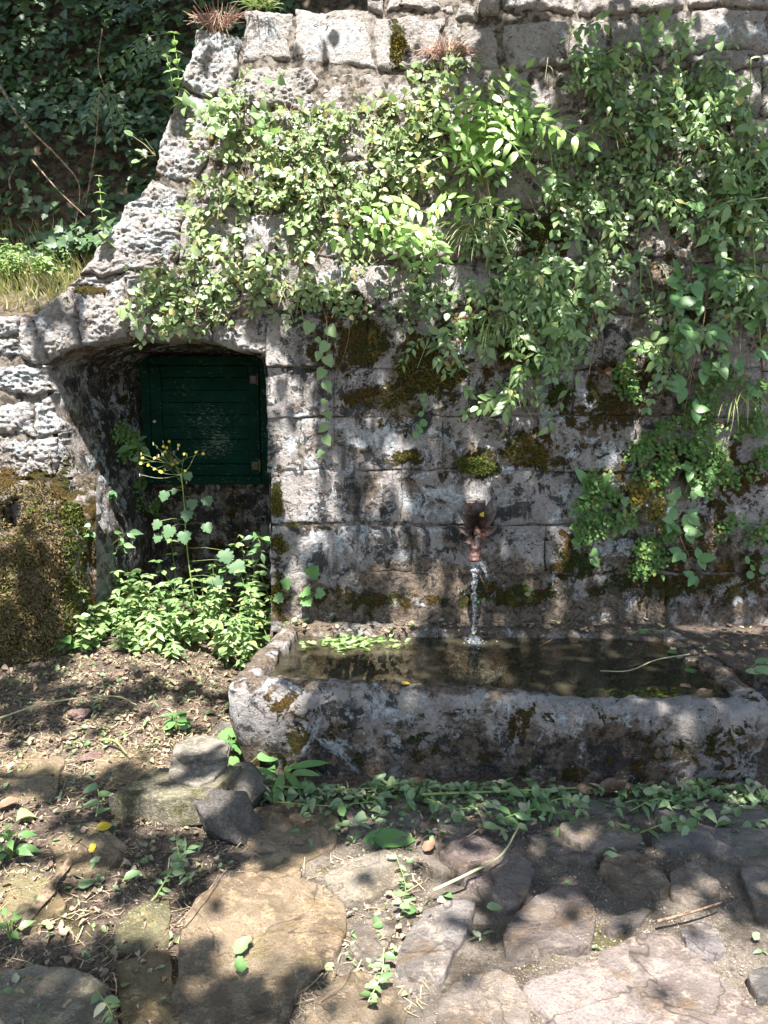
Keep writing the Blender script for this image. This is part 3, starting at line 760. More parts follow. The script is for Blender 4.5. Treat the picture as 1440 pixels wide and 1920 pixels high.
# soil that has washed over the back and right end of the trough
def soil_bank():
    xs = np.linspace(-.62, 2.4, 150); ys = np.linspace(3.2, 4.06, 60)
    X, Y = np.meshgrid(xs, ys, indexing='ij')
    k = sstep(.1, 1.05, X)                                # deeper to the right
    front = 4.005 - .08 * k - .16 * sstep(1.0, 1.35, X) + .02 * fbm(np.stack([X, Y, 0 * X], -1), 6, 3, 14)
    front = front - .62 * sstep(1.46, 1.62, X)
    h = (.355 + .035 * k) * sstep(front - .05, front + .06, Y) + .02 * sstep(3.85, 4.05, Y)
    Z = h - .02 + .012 * fbm(np.stack([X, Y, 0 * X], -1), 9, 4, 15) * (h > .1)
    P = np.stack([X, Y, Z], -1)
    cov = np.zeros((P.reshape(-1, 3).shape[0], 4)); cov[:, 0] = 1; cov[:, 1] = .35; cov[:, 2] = .2
    o = link('soil_bank', np_mesh('soil_bank', P.reshape(-1, 3), grid_faces(150, 60), M['ground'], True, {'cover': cov})); tag(o, kind='structure')
soil_bank()
# ================================================================ plants
def leaf_tpl(widths, ts, fold=.18, curl=.22, stalk=0.0):
    """A blade with a folded midrib: unit length along y."""
    V = []; F3 = []; F4 = []
    n = len(ts); prev = None
    for i, (t, w) in enumerate(zip(ts, widths)):
        zc = -curl * t * t
        if w <= 1e-6:
            V.append((0, t, zc)); cur = [len(V) - 1]
        else:
            V += [(-w, t - .04 * (w > 0), zc + fold * w), (0, t, zc), (w, t - .04 * (w > 0), zc + fold * w)]; cur = [len(V) - 3, len(V) - 2, len(V) - 1]
        if prev is not None:
            if len(prev) == 1 and len(cur) == 3: F3 += [(prev[0], cur[1], cur[0]), (prev[0], cur[2], cur[1])]
            elif len(prev) == 3 and len(cur) == 3: F4 += [(prev[0], prev[1], cur[1], cur[0]), (prev[1], prev[2], cur[2], cur[1])]
            elif len(prev) == 3 and len(cur) == 1: F3 += [(prev[0], prev[1], cur[0]), (prev[1], prev[2], cur[0])]
        prev = cur
    return np.array(V, float), [np.array(F3), np.array(F4)]

def fan_tpl(pts, centre=(0, .35), fold=.12, curl=.12):
    """A flat lobed blade given by its outline (x, y); cupped a little."""
    c = np.array(centre); pts = np.array(pts, float)
    V = [(c[0], c[1], -.02)] + [(x, y, fold * abs(x) - curl * y * y) for x, y in pts]
    n = len(pts); F = [(0, 1 + i, 1 + (i + 1) % n) for i in range(n)]
    return np.array(V, float), [np.array(F)]

def mirror(half):
    return half + [(-x, y) for x, y in half[::-1] if abs(x) > 1e-6]

T = {}
T['ovate'] = leaf_tpl([0, .25, .34, .26, 0], [0, .18, .42, .72, 1.0])
T['small'] = leaf_tpl([0, .36, .30, 0], [0, .32, .68, 1.0], .2, .15)
T['lance'] = leaf_tpl([0, .03, .17, .22, .15, .05, 0], [0, .1, .28, .48, .7, .88, 1.0], .25, .35)
T['long'] = leaf_tpl([0, .07, .12, .13, .1, 0], [0, .15, .35, .55, .8, 1.0], .25, .45)
T['pinna'] = leaf_tpl([0, .15, .19, .15, .06, 0], [0, .2, .45, .7, .9, 1.0], .1, .22)
ts = [0, .06, .12, .18, .24, .32, .38, .46, .52, .60, .66, .74, .80, .87, .92, 1.0]
ws = [0, .15, .22, .24, .30, .27, .32, .28, .31, .25, .27, .19, .19, .10, .09, 0]
T['serrate'] = leaf_tpl(ws, ts, .16, .25)
ws2 = [0, .26, .36, .38, .43, .40, .42, .37, .38, .31, .30, .22, .20, .12, .09, 0]
T['balm'] = leaf_tpl(ws2, ts, .22, .35)
T['dock'] = leaf_tpl([0, .12, .19, .23, .24, .22, .17, .09, 0], [0, .12, .25, .4, .55, .7, .83, .94, 1.0], .12, .18)
T['ivy'] = fan_tpl(mirror([(0, 0), (.2, -.08), (.42, .1), (.5, .34), (.3, .42), (.34, .62), (.16, .7), (0, 1.0)]))
T['lobed'] = fan_tpl(mirror([(0, .05), (.16, -.06), (.34, -.02), (.42, .12), (.56, .18), (.52, .36), (.40, .42), (.52, .56), (.44, .70), (.28, .68), (.24, .84), (.1, .88), (0, 1.02)]), fold=.16, curl=.2)
T['heart'] = fan_tpl(mirror([(0, .06), (.14, -.05), (.34, .0), (.45, .18), (.44, .38), (.34, .58), (.18, .8), (0, 1.0)]), fold=.14, curl=.25)
T['fan'] = fan_tpl([(0, 0), (.34, .42), (.46, .72), (.3, .92), (.12, .86), (0, 1.0), (-.14, .88), (-.32, .92), (-.46, .7), (-.33, .4)], (0, .5), .05, .1)
T['round'] = fan_tpl([(.48 * math.sin(a) * (1 + .06 * (k % 2)), .5 - .5 * math.cos(a) * (1 + .06 * (k % 2))) for k, a in enumerate(np.linspace(0, 2 * PI, 17)[:-1])], (0, .45), .1, .1)
T['scrap'] = fan_tpl([(0, 0), (.3, .1), (.36, .4), (.2, .62), (.26, .8), (0, 1.0), (-.22, .7), (-.34, .45), (-.25, .12)], (0, .4), .5, -.2)
T['curled'] = leaf_tpl([0, .3, .42, .38, .22, 0], [0, .2, .4, .62, .85, 1.0], 1.0, .3)

L = {}
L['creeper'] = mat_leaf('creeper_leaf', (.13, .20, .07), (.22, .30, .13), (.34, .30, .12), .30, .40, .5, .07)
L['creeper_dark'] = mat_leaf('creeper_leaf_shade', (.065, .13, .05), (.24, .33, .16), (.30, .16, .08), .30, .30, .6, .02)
L['pellitory'] = mat_leaf('pellitory_leaf', (.075, .155, .05), (.26, .37, .15), (.40, .38, .12), .34, .30, .6, .03)
L['balm'] = mat_leaf('downy_leaf', (.14, .24, .09), (.22, .32, .15), None, .32, .5, .4)
L['pinna'] = mat_leaf('pinnate_leaflet', (.19, .36, .07), (.27, .43, .11), None, .42, .42, .45)
L['bramble'] = mat_leaf('bramble_leaf', (.085, .20, .06), (.14, .27, .09), None, .32, .36, .5)
L['fern'] = mat_leaf('maidenhair_leaf', (.06, .15, .03), (.115, .22, .05), (.25, .24, .06), .42, .5, .35, .06)
L['grass'] = mat_leaf('grass_blade', (.12, .21, .05), (.24, .32, .10), (.42, .38, .2), .35, .45, .4, .2)
L['weed'] = mat_leaf('weed_leaf', (.12, .22, .075), (.28, .37, .17), (.42, .42, .16), .36, .36, .55, .03)
L['lobed'] = mat_leaf('lobed_leaf', (.05, .115, .05), (.085, .16, .075), None, .28, .42, .5)
L['ivy'] = mat_leaf('ivy_leaf', (.03, .072, .028), (.06, .115, .045), (.09, .15, .04), .22, .4, .5, .08)
L['canopy'] = mat_leaf('canopy_leaf', (.06, .14, .03), (.10, .20, .05), None, .35, .4, .4)
L['litter'] = mat_leaf('litter_leaf', (.085, .052, .036), (.33, .24, .175), (.20, .22, .11), .08, .65, .35, .22)
L['clip'] = mat_leaf('cut_leaf', (.075, .15, .05), (.22, .30, .16), (.36, .36, .25), .22, .42, .5, .12)
L['yellow'] = mat_leaf('yellow_leaf', (.55, .38, .03), (.62, .46, .05), None, .25, .5, .4)
L['brown'] = mat_leaf('brown_leaf', (.13, .055, .035), (.22, .11, .07), None, .1, .55, .4)
L['sedum'] = mat_leaf('dry_stonecrop', (.26, .12, .10), (.50, .36, .29), None, .1, .6, .3)
L['petal'] = mat_leaf('yellow_petal', (.75, .60, .06), (.80, .68, .12), None, .3, .6, .3)
L['moss'] = mat_leaf('moss_shoot', (.11, .075, .012), (.20, .15, .025), (.10, .12, .02), .25, .8, .2, .25)
L['moss_green'] = mat_leaf('green_moss_shoot', (.055, .075, .012), (.12, .14, .025), None, .25, .8, .2)
L['moss_brown'] = mat_leaf('brown_moss_shoot', (.085, .055, .03), (.24, .175, .085), (.15, .17, .05), .2, .85, .2, .15)
L['moss_dark'] = mat_leaf('dark_moss_shoot', (.03, .045, .012), (.06, .085, .02), None, .2, .8, .2)

def unit(v):
    v = np.asarray(v, float); return v / (np.linalg.norm(v, axis=-1, keepdims=True) + 1e-9)

def leaf_batch(tpl, P, D, N, S, W=None):
    TV, TF = T[tpl]; P = np.asarray(P, float); D = unit(D); N = np.asarray(N, float); S = np.asarray(S, float)
    X = unit(np.cross(D, N)); Z = np.cross(X, D)
    W = np.ones(len(P)) if W is None else np.asarray(W)
    V = (P[:, None] + S[:, None, None] * (TV[None, :, 0:1] * X[:, None] * W[:, None, None] + TV[None, :, 1:2] * D[:, None] + TV[None, :, 2:3] * Z[:, None]))
    k = len(TV); off = (np.arange(len(P)) * k)[:, None, None]
    return V.reshape(-1, 3), [(f[None] + off).reshape(-1, f.shape[1]) for f in TF if len(f)]

LEAFMESH = {}
def leaf_mesh(tpl, mat):
    if (tpl, mat) not in LEAFMESH:
        LEAFMESH[(tpl, mat)] = np_mesh('leaf_' + tpl, T[tpl][0], [f for f in T[tpl][1] if len(f)], L[mat])
    return LEAFMESH[(tpl, mat)]

class Plant:
    def __init__(s, name, label, category, base, group=None):
        s.o = thing(name, label, category, base, group); s.base = np.array(base, float)
        s.stems = {}; s.lv = {}
    def stem(s, P, R, mat='stem', sides=4, name='stem'):
        s.stems.setdefault((name, mat), []).append(tube(P, R, sides))
    def leaf(s, tpl, mat, p, d, n, size, w=1.0):
        s.lv.setdefault((tpl, mat), []).append((*p, *d, *n, size, w))
    def finish(s, single=0, leafname='leaf', massname='foliage'):
        for (nm, mt), tubes in s.stems.items():
            mm = M[mt] if mt in M else L[mt]
            if len(tubes) <= 40:
                for V, F in tubes: part(nm, V, F, mm, s.o)
            else:
                b = Bag()
                for V, F in tubes: b.add(V, F)
                V, F = b.get(); part(nm, V, F, mm, s.o, kind='stuff')
        for (tpl, mt), rows in s.lv.items():
            A = np.array(rows); px, py, dep = to_px(A[:, :3])
            k = min(len(A), single)
            if k:
                order = np.argsort(A[:, 1] - .3 * A[:, 9])       # the foremost ones as leaves of their own
                one, rest = A[order[:k]], A[order[k:]]
                me = leaf_mesh(tpl, mt)
                D = unit(one[:, 3:6]); X = unit(np.cross(D, one[:, 6:9])); Z = np.cross(X, D)
                for i in range(k):
                    o = link(leafname, me, s.o); p = one[i, :3] - s.base; S = one[i, 9]; w = one[i, 10]
                    o.matrix_basis = Matrix(((X[i, 0] * S * w, D[i, 0] * S, Z[i, 0] * S, p[0]), (X[i, 1] * S * w, D[i, 1] * S, Z[i, 1] * S, p[1]),
                                             (X[i, 2] * S * w, D[i, 2] * S, Z[i, 2] * S, p[2]), (0, 0, 0, 1)))
            else: rest = A
            if len(rest):
                V, F = leaf_batch(tpl, rest[:, :3], rest[:, 3:6], rest[:, 6:9], rest[:, 9], rest[:, 10])
                part(massname, V, F, L[mt], s.o, kind='stuff')
        return s.o

R3 = lambda k=1.0: RNG.normal(0, k, 3)
OUT = np.array([0, -1.0, 0.12])
U = random.uniform

def trail(pl, start, n, step, d0, droop, tpl, mat, size, stem_mat='vine', pairs=2, wob=.28, r=.0022, hug=.012, face=.6, tipdown=.3):
    p = np.array(start, float); d = unit(np.array(d0, float)); pts = [p.copy()]
    for i in range(n):
        d = unit(d + np.array([0, 0, -droop]) + R3(wob)); q = p + d * step
        lim = float(wall_y(q[2])) - hug
        if q[1] > lim: q[1] = lim
        p = q; pts.append(p.copy())
        side = unit(np.cross(d, OUT) + 1e-4)
        for k in range(pairs):
            sg = (1 if (i + k) % 2 else -1) if pairs < 3 else math.cos(2.4 * (i * pairs + k))
            ld = unit(side * sg * U(.5, 1.1) + d * U(.1, .8) + np.array([0, 0, -tipdown]) + OUT * U(.0, .5) + R3(.22))
            nn = unit(SUN * .75 + OUT * face + R3(.38))
            pl.leaf(tpl, mat, p + ld * size * .12, ld, nn, size * U(.55, 1.2), U(.85, 1.15))
    pl.stem(np.array(pts), np.linspace(r, r * .4, len(pts)), stem_mat, 3)

def scatter_px(cx, cy, rx, ry):
    a = U(0, 2 * PI); k = math.sqrt(U(0, 1)); return cx + rx * k * math.cos(a), cy + ry * k * math.sin(a)

def mat_plant(kind, cx, cy, rx, ry, n, label):
    pl = Plant({'creeper': 'creeper', 'cdark': 'creeper', 'pell': 'trailing_plant', 'balm': 'downy_plant'}[kind], label,
               {'creeper': 'creeper', 'cdark': 'creeper', 'pell': 'trailing plant', 'balm': 'plant'}[kind], on_wall(float(cx), float(cy + ry * .6), .01))
    hubs = [scatter_px(cx, cy, rx, ry) for _ in range(max(3, n // 5))]
    for _ in range(n):
        hx_, hy_ = random.choice(hubs); px, py = scatter_px(hx_, hy_, 26, 20); s = on_wall(px, py, -.005)
        if kind in ('creeper', 'cdark'):
            trail(pl, s, random.randint(4, 8), U(.026, .04), (U(-1, 1), -U(.3, .9), U(-.5, .6)), .14, 'small' if U(0, 1) < .75 else 'ovate',
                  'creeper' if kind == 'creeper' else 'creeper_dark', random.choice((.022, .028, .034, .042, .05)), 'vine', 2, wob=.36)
        elif kind == 'pell':
            trail(pl, s, random.randint(5, 9), U(.03, .048), (U(-.7, .7), -U(.5, 1.1), U(-.2, .7)), .2, 'lance' if U(0, 1) < .85 else 'ovate', 'pellitory', U(.034, .072), 'stem', 2, r=.002, tipdown=.45)
        else:
            trail(pl, s, random.randint(4, 6), U(.05, .07), (U(-.6, .6), -U(.4, .9), U(.0, .7)), .12, 'balm', 'balm', U(.045, .065), 'stem', 2, r=.0025, wob=.18)
    for _ in range(3 if kind == 'balm' else 6):              # dry and bare stems in the tangle
        px, py = scatter_px(cx, cy, rx * 1.1, ry); A = on_wall(px, py, .02); dx = U(-.12, .12); ln = U(.08, .24)
        pl.stem(bez([A, A + [dx * .5, -U(.04, .10), -ln * .3], A + [dx + U(-.04, .04), -U(.03, .12), -ln]], 5), .0016, 'vine' if U(0, 1) < .6 else 'pale_stem', 3, 'dry_stem')
    pl.finish(single=22 if kind in ('creeper', 'cdark') else 34)
    return pl

MATS = [
 ('creeper', 470, 235, 62, 62, 34, 'pale small-leaved creeper beside the topmost sloping edge stones'),
 ('creeper', 590, 215, 90, 55, 46, 'small-leaved creeper under the two big top stones'),
 ('creeper', 520, 320, 90, 60, 46, 'small-leaved creeper in the sunny wall centre, beside downy round leaves'),
 ('creeper', 650, 320, 90, 65, 60, 'bright creeper mat in full sun over the rubble courses'),
 ('creeper', 760, 200, 70, 55, 40, 'reddish-stemmed creeper below the orange moss streak'),
 ('creeper', 780, 320, 80, 60, 54, 'creeper mat at the sunny end of the pinnate fronds'),
 ('creeper', 420, 400, 65, 55, 34, 'creeper clinging beside the pitted sloping edge stone'),
 ('creeper', 560, 410, 80, 60, 44, 'creeper spreading midway between arch and wall top'),
 ('creeper', 700, 430, 80, 60, 44, 'thin creeper behind the lower pinnate frond'),
 ('creeper', 420, 505, 62, 38, 44, 'bushy creeper clump hanging above the niche arch'),
 ('creeper', 285, 540, 60, 34, 32, 'creeper with broad pale leaves on the arch shoulder'),
 ('creeper', 345, 575, 50, 28, 30, 'creeper fringe hanging over the arch crown'),
 ('creeper', 520, 530, 55, 42, 34, 'creeper above the upper corner of the niche'),
 ('creeper', 620, 545, 70, 36, 40, 'creeper fringe above the brown moss patch'),
 ('creeper', 860, 170, 60, 50, 34, 'creeper beside the dry stonecrop tuft'),
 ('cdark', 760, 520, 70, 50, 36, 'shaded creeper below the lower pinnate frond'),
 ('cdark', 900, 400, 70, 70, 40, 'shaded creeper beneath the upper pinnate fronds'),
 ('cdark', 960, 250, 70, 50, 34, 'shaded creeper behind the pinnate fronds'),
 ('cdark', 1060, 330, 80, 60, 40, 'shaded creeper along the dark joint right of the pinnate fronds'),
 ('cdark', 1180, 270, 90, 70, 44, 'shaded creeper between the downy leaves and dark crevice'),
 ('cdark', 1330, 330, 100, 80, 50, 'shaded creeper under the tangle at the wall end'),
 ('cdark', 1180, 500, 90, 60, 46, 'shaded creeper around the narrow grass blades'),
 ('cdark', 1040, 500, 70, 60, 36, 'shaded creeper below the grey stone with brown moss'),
 ('pell', 1080, 130, 70, 45, 20, 'trailing plant with lance leaves below the top course joint'),
 ('pell', 1340, 170, 80, 55, 26, 'trailing plant crowding the wall top near the frame edge'),
 ('pell', 1230, 210, 70, 55, 22, 'trailing plant with pointed leaves near the large downy leaves'),
 ('pell', 1120, 380, 60, 40, 14, 'trailing plant on the ledge over the yellow lichen'),
 ('pell', 1230, 360, 60, 40, 16, 'pointed-leaved plant above the yellow lichen stone'),
 ('pell', 940, 510, 60, 55, 20, 'trailing plant mixed into the hanging grass'),
 ('pell', 1030, 590, 70, 60, 30, 'drooping bright plant with pale hanging tips over the mossy stones'),
 ('pell', 1100, 560, 50, 60, 22, 'drooping plant beside the long red bramble shoot'),
 ('pell', 1250, 620, 60, 40, 14, 'trailing plant above the dark hollow in the wall'),
 ('pell', 1390, 430, 60, 80, 28, 'tall leafy tangle beside the upright green stalk'),
 ('pell', 1390, 560, 60, 60, 22, 'leafy tangle low on the upright green stalk'),
 ('pell', 860, 610, 35, 25, 8, 'small drooping sprig over the brown moss'),
 ('pell', 960, 720, 30, 30, 6, 'thin drooping sprig with pale tips on the bare stone'),
 ('pell', 1400, 300, 50, 60, 20, 'trailing plant hanging along the upper green stalk'),
 ('pell', 1520, 240, 60, 120, 24, 'leafy hanging plant just past the upright stalk, upper part'),
 ('cdark', 1530, 480, 70, 120, 40, 'creeper just past the upright stalk, lower part'),
 ('balm', 1180, 120, 70, 45, 9, 'large downy-leaved plant near the wall top'),
 ('balm', 470, 270, 40, 40, 5, 'downy round-leaved sprig on sunny stones'),
 ('balm', 400, 250, 30, 50, 5, 'downy sprig climbing the sloping wall edge'),
 ('balm', 1380, 640, 40, 40, 4, 'downy sprig under the leafy tangle'),
]
for a in MATS: mat_plant(a[0], a[1], a[2], a[3], a[4], max(3, int(a[5] * (.74 if a[0] == 'creeper' else 1.3 if a[0] == 'pell' else .85))), a[6])

# fronds with paired leaflets
def frond(pl, pts, n, size, mat='pinna', tpl='pinna'):
    P = bez(pts, 10); pl.stem(P, np.linspace(.003, .001, len(P)), 'stem', 4)
    s = np.concatenate([[0], np.cumsum(np.linalg.norm(np.diff(P, axis=0), axis=1))])
    for i in range(n):
        t = s[-1] * (.12 + .88 * i / (n - 1)); p = np.array([np.interp(t, s, P[:, k]) for k in range(3)])
        q = np.array([np.interp(min(t + .01, s[-1]), s, P[:, k]) for k in range(3)]); d = unit(q - p + 1e-6) if i < n - 1 else unit(P[-1] - P[-3])
        sd = unit(np.cross(d, OUT * .7 + SUN * .4))
        for sg in ((-1, 1) if i < n - 1 else (0,)):
            ld = unit(sd * sg + d * U(.3, .55) + np.array([0, 0, -.18]) + R3(.08)) if sg else d
            pl.leaf(tpl, mat, p + ld * .004, ld, unit(OUT * .8 + SUN * .6 + R3(.2)), size * U(.8, 1.1) * (1 - .3 * (i / n) ** 2))

def frond_px(pl, a, b, sag, n, size, o0=.08, o1=.30, mat='pinna'):
    A = on_wall(*map(float, a), o0); B = on_wall(*map(float, b), o1); m = (A + B) / 2 + np.array([0, -.04, sag])
    frond(pl, [A, m, B], n, size, mat)

pl = Plant('pinnate_shrub', 'bright green shrub with paired leaflets arching out of the wall centre', 'shrub', on_wall(905., 300., .01))
for a, b, sg, n, s in (((905, 290), (800, 195), .05, 7, .10), ((905, 290), (830, 250), .04, 6, .09), ((905, 285), (860, 160), .03, 7, .10), ((905, 280), (920, 190), .03, 7, .09),
                       ((905, 280), (985, 130), .04, 7, .095), ((900, 260), (1100, 265), .09, 9, .12), ((905, 270), (985, 300), .05, 6, .11), ((905, 290), (810, 300), .02, 6, .09),
                       ((900, 285), (870, 330), .02, 6, .09), ((910, 275), (1000, 200), .05, 7, .09), ((905, 290), (940, 330), .0, 5, .08), ((900, 280), (1030, 235), .08, 8, .10)):
    frond_px(pl, a, b, sg, n, s)
pl.stem(bez([on_wall(905., 285., .04), on_wall(912., 330., .06), on_wall(920., 400., .07), on_wall(912., 500., .05)]), .004, 'pale_stem', 5)
pl.finish(single=300)
pl = Plant('pinnate_shrub', 'second paired-leaflet shrub, smaller, hanging below the first in the wall centre', 'shrub', on_wall(800., 480., .01))
for a, b, sg, n, s in (((790, 430), (600, 455), .05, 8, .09), ((800, 400), (680, 405), .05, 7, .085), ((790, 420), (740, 500), .02, 6, .09), ((800, 430), (830, 500), .0, 6, .085), ((840, 395), (1000, 415), .05, 8, .08),
                       ((800, 430), (760, 460), .03, 6, .09), ((800, 420), (855, 370), .03, 6, .08), ((800, 430), (790, 515), .0, 5, .085)):
    frond_px(pl, a, b, sg, n, s)
pl.finish(single=300)

# brambles: three leaflets on a stalk along an arching shoot
def bramble(label, pts, n, size, out=.1, mat='bramble', gap=0):
    P = bez([on_wall(float(x), float(y), o) for x, y, o in pts], 10)
    pl = Plant('bramble', label, 'bramble', P[0])
    pl.stem(P, np.linspace(.0035, .0015, len(P)), 'vine', 5)
    s = np.linspace(.15, .98, n)
    for i, t in enumerate(s):
        k = t * (len(P) - 1); i0 = int(k); p = P[min(i0, len(P) - 1)]; d = unit(P[min(i0 + 1, len(P) - 1)] - P[max(i0 - 1, 0)])
        sd = unit(np.cross(d, OUT)) * (1 if i % 2 else -1)
        st = unit(sd + OUT * .6 + np.array([0, 0, U(-.2, .3)])); q = p + st * size * .5
        pl.stem(np.array([p, (p + q) / 2 + [0, 0, .005], q]), .0012, 'stem', 3)
        nn = unit(OUT * .9 + SUN * .5 + R3(.25)); s3 = unit(np.cross(st, nn))
        dr = np.array([0, 0, -.25])
        for dd, k in ((st + dr, 1.0), (s3 + st * .3 + dr, .85), (-s3 + st * .3 + dr, .85)):
            pl.leaf('serrate', mat, q, unit(dd + R3(.06)), nn, size * k * U(.75, 1.1), U(.95, 1.2))
    pl.finish(single=300); return pl
bramble('bramble shoot with broad toothed leaves above the dark hollow', [(1300, 480, .02), (1290, 540, .12), (1262, 600, .16), (1250, 580, .18)], 4, 0.101)
bramble('bramble with toothed leaves hanging past the hollow to a thin tip', [(1330, 500, .02), (1320, 600, .12), (1300, 690, .13), (1282, 780, .10)], 7, 0.094)
bramble('bramble cluster of pale veined leaves low on the wall at the fern bank', [(1285, 940, .02), (1270, 985, .08), (1290, 1040, .10), (1310, 1075, .10)], 6, 0.082)
bramble('bramble with dark leaves among the ferns', [(1330, 860, .02), (1300, 890, .08), (1280, 930, .08), (1240, 985, .07)], 5, 0.078)
bramble('bramble tangle in shade behind the upright green stalk', [(1390, 480, .02), (1350, 500, .08), (1300, 520, .12), (1270, 535, .12)], 6, 0.090)
bramble('bramble hanging at the frame edge below the leafy tangle', [(1430, 560, .02), (1420, 620, .08), (1400, 680, .08), (1390, 740, .07)], 5, 0.070)
bramble('bramble shoot across the top of the leafy tangle', [(1440, 360, .03), (1400, 370, .12), (1340, 380, .14), (1310, 430, .12)], 7, 0.078)
# long bare shoots
def shoot(label, pts, r, mat, tpl=None, lm='pellitory', size=.05, n=0, name='hanging_shoot', sprd=.6):
    P = bez([on_wall(float(x), float(y), o) for x, y, o in pts], 10)
    pl = Plant(name, label, 'shoot', P[0]); pl.stem(P, np.linspace(r, r * .4, len(P)), mat, 5)
    for i in range(n):
        k = int((.25 + .75 * i / max(1, n - 1)) * (len(P) - 1)); d = unit(P[min(k + 1, len(P) - 1)] - P[max(k - 1, 0)])
        ld = unit(d * .6 + unit(np.cross(d, OUT)) * (sprd if i % 2 else -sprd) + np.array([0, 0, -.3]) + OUT * .3)
        pl.leaf(tpl, lm, P[k], ld, unit(OUT + SUN * .5 + R3(.3)), size * U(.7, 1.2))
    pl.finish(single=40)
shoot('long red-brown shoot drooping over the mossy stones to a pale tip', [(1115, 520, .04), (1110, 600, .12), (1085, 690, .12), (1060, 740, .1), (1035, 780, .08), (1028, 800, .07)], .004, 'red_twig', 'lance', 'pellitory', .07, 8)
shoot('thin trailing vine with pale heart leaves hanging left of the moss', [(600, 560, .03), (615, 620, .07), (608, 700, .06), (612, 780, .05), (605, 845, .04)], .0025, 'vine', 'heart', 'balm', .06, 10)
shoot('short vine with two heart leaves on the wall beside the first vine', [(560, 545, .03), (585, 610, .06), (600, 660, .05)], .002, 'vine', 'heart', 'balm', .06, 4)
shoot('bare looping tendrils under the creeper fringe', [(650, 560, .03), (655, 620, .06), (640, 680, .05), (615, 720, .04)], .002, 'vine')
shoot('tall upright green stalk with side leaves near the frame edge', [(1425, 640, .06), (1412, 450, .12), (1405, 260, .12), (1408, 110, .1)], .006, 'stem', 'long', 'pellitory', .07, 10, 'upright_stalk')
shoot('dry bent shoot with hanging narrow leaves arching from the frame edge', [(1445, 370, .14), (1390, 378, .2), (1350, 395, .2), (1330, 440, .18)], .003, 'pale_stem', 'lance', 'balm', .09, 6)
shoot('long straw-coloured vine hanging straight down by the wall end', [(1390, 600, .05), (1385, 700, .06), (1372, 800, .06), (1345, 880, .05)], .002, 'pale_stem')
shoot('bare brown root hanging in front of the pinnate shrub', [(905, 300, .06), (915, 380, .08), (922, 440, .07), (912, 500, .06)], .003, 'vine')
shoot('small sprig of round leaves on the brown moss', [(780, 740, .01), (795, 745, .03), (790, 790, .03), (785, 810, .03)], .002, 'stem', 'round', 'bramble', .035, 8)
shoot('second sprig with narrow leaves on the mossy stone', [(860, 725, .01), (872, 728, .04), (880, 740, .05)], .002, 'stem', 'lance', 'pellitory', .05, 7)

# big leaves over the arch crown
pl = Plant('broad_leaf_sprig', 'yellow-green broad leaves hanging over the crown of the arch', 'plant', on_wall(262., 600., .02))
for px, py, s in ((232, 590, .07), (258, 616, .065), (262, 632, .06), (330, 605, .045), (250, 600, .05)):
    pl.leaf('heart', 'weed', on_wall(float(px), float(py) - 14, .08), unit([U(-.3, .3), -.3, -1]), unit([U(-.3, .3), -1, .4]), s)
pl.stem(bez([on_wall(262., 575., .02), on_wall(258., 595., .08), on_wall(260., 620., .09)]), .002, 'vine', 4)
pl.finish(single=9)
# upright mint-like stems against the dark hillside
def mint(label, x, y0, y1, n, s, lean=0):
    A = on_wall(float(x + lean), float(y0), .06); B = on_wall(float(x), float(y1), .05); P = bez([A, (A + B) / 2 + [.008, -.02, 0], B], 12)
    pl = Plant('upright_herb', label, 'herb', A); pl.stem(P, np.linspace(.003, .0015, len(P)), 'stem', 5)
    for i in range(n):
        t = i / (n - 1); p = P[int(t * (len(P) - 1))]; a = i * PI / 2 + .4
        for sg in (-1, 1):
            ld = unit([sg * math.cos(a), sg * math.sin(a), .25 - .5 * (1 - t)]); pl.leaf('balm', 'balm', p, ld, unit(np.array([0, -.3, 1]) + R3(.2)), s * (1.1 - .65 * t) * U(.8, 1.1))
    pl.finish(single=60)
mint('upright herb with paired leaves rising from the top sloping edge', 326, 195, 62, 9, .075, 12)
mint('second upright herb rising from the middle of the sloping edge', 185, 450, 330, 9, .06, 10)
mint('short upright herb beside the first on the sloping edge', 312, 165, 105, 5, .05, 12)
pl = Plant('edge_sprig', 'small sprig with orange tip jutting from the sloping edge', 'plant', on_wall(292., 290., .02))
for q in ((248, 255), (262, 300), (270, 285), (282, 275)):
    A = on_wall(292., 292., .02); B = on_wall(*map(float, q), .06); pl.stem(np.array([A, (A + B) / 2 + [0, 0, .01], B]), .0018, 'pale_stem', 4)
    pl.leaf('round', 'balm', B, unit(B - A), unit([0, -.6, .8]), .045)
pl.finish(single=9)

# dry stonecrop
def stonecrop(label, cx, cy, n, rx, down):
    p0 = on_wall(float(cx), float(cy), .01); pl = Plant('stonecrop', label, 'stonecrop', p0)
    for i in range(n):
        a = U(0, 2 * PI); k = math.sqrt(U(0, 1)); q = on_wall(cx + rx * .35 * k * math.cos(a), cy + rx * .3 * k * math.sin(a), .02)
        d = unit([math.cos(a) * 1.0, -U(.3, .9), math.sin(a) * .8 - down]); ln = U(.03, .15); e = R3(.35)
        P = bez([q, q + d * ln * .5 + e * ln * .25, q + d * ln + e * ln * .35 + [0, 0, -.05 * down]], 4); pl.stem(P, np.linspace(.0022, .0011, len(P)), 'sedum', 3)
    pl.finish()
stonecrop('dry reddish stonecrop tuft sprouting from the top course', 838, 95, 240, 90, .25)
stonecrop('dry red stonecrop mat draped on the upper wall corner', 408, 42, 150, 80, -.1)
stonecrop('small dry stonecrop tuft above the arch', 480, 560, 30, 40, .3)

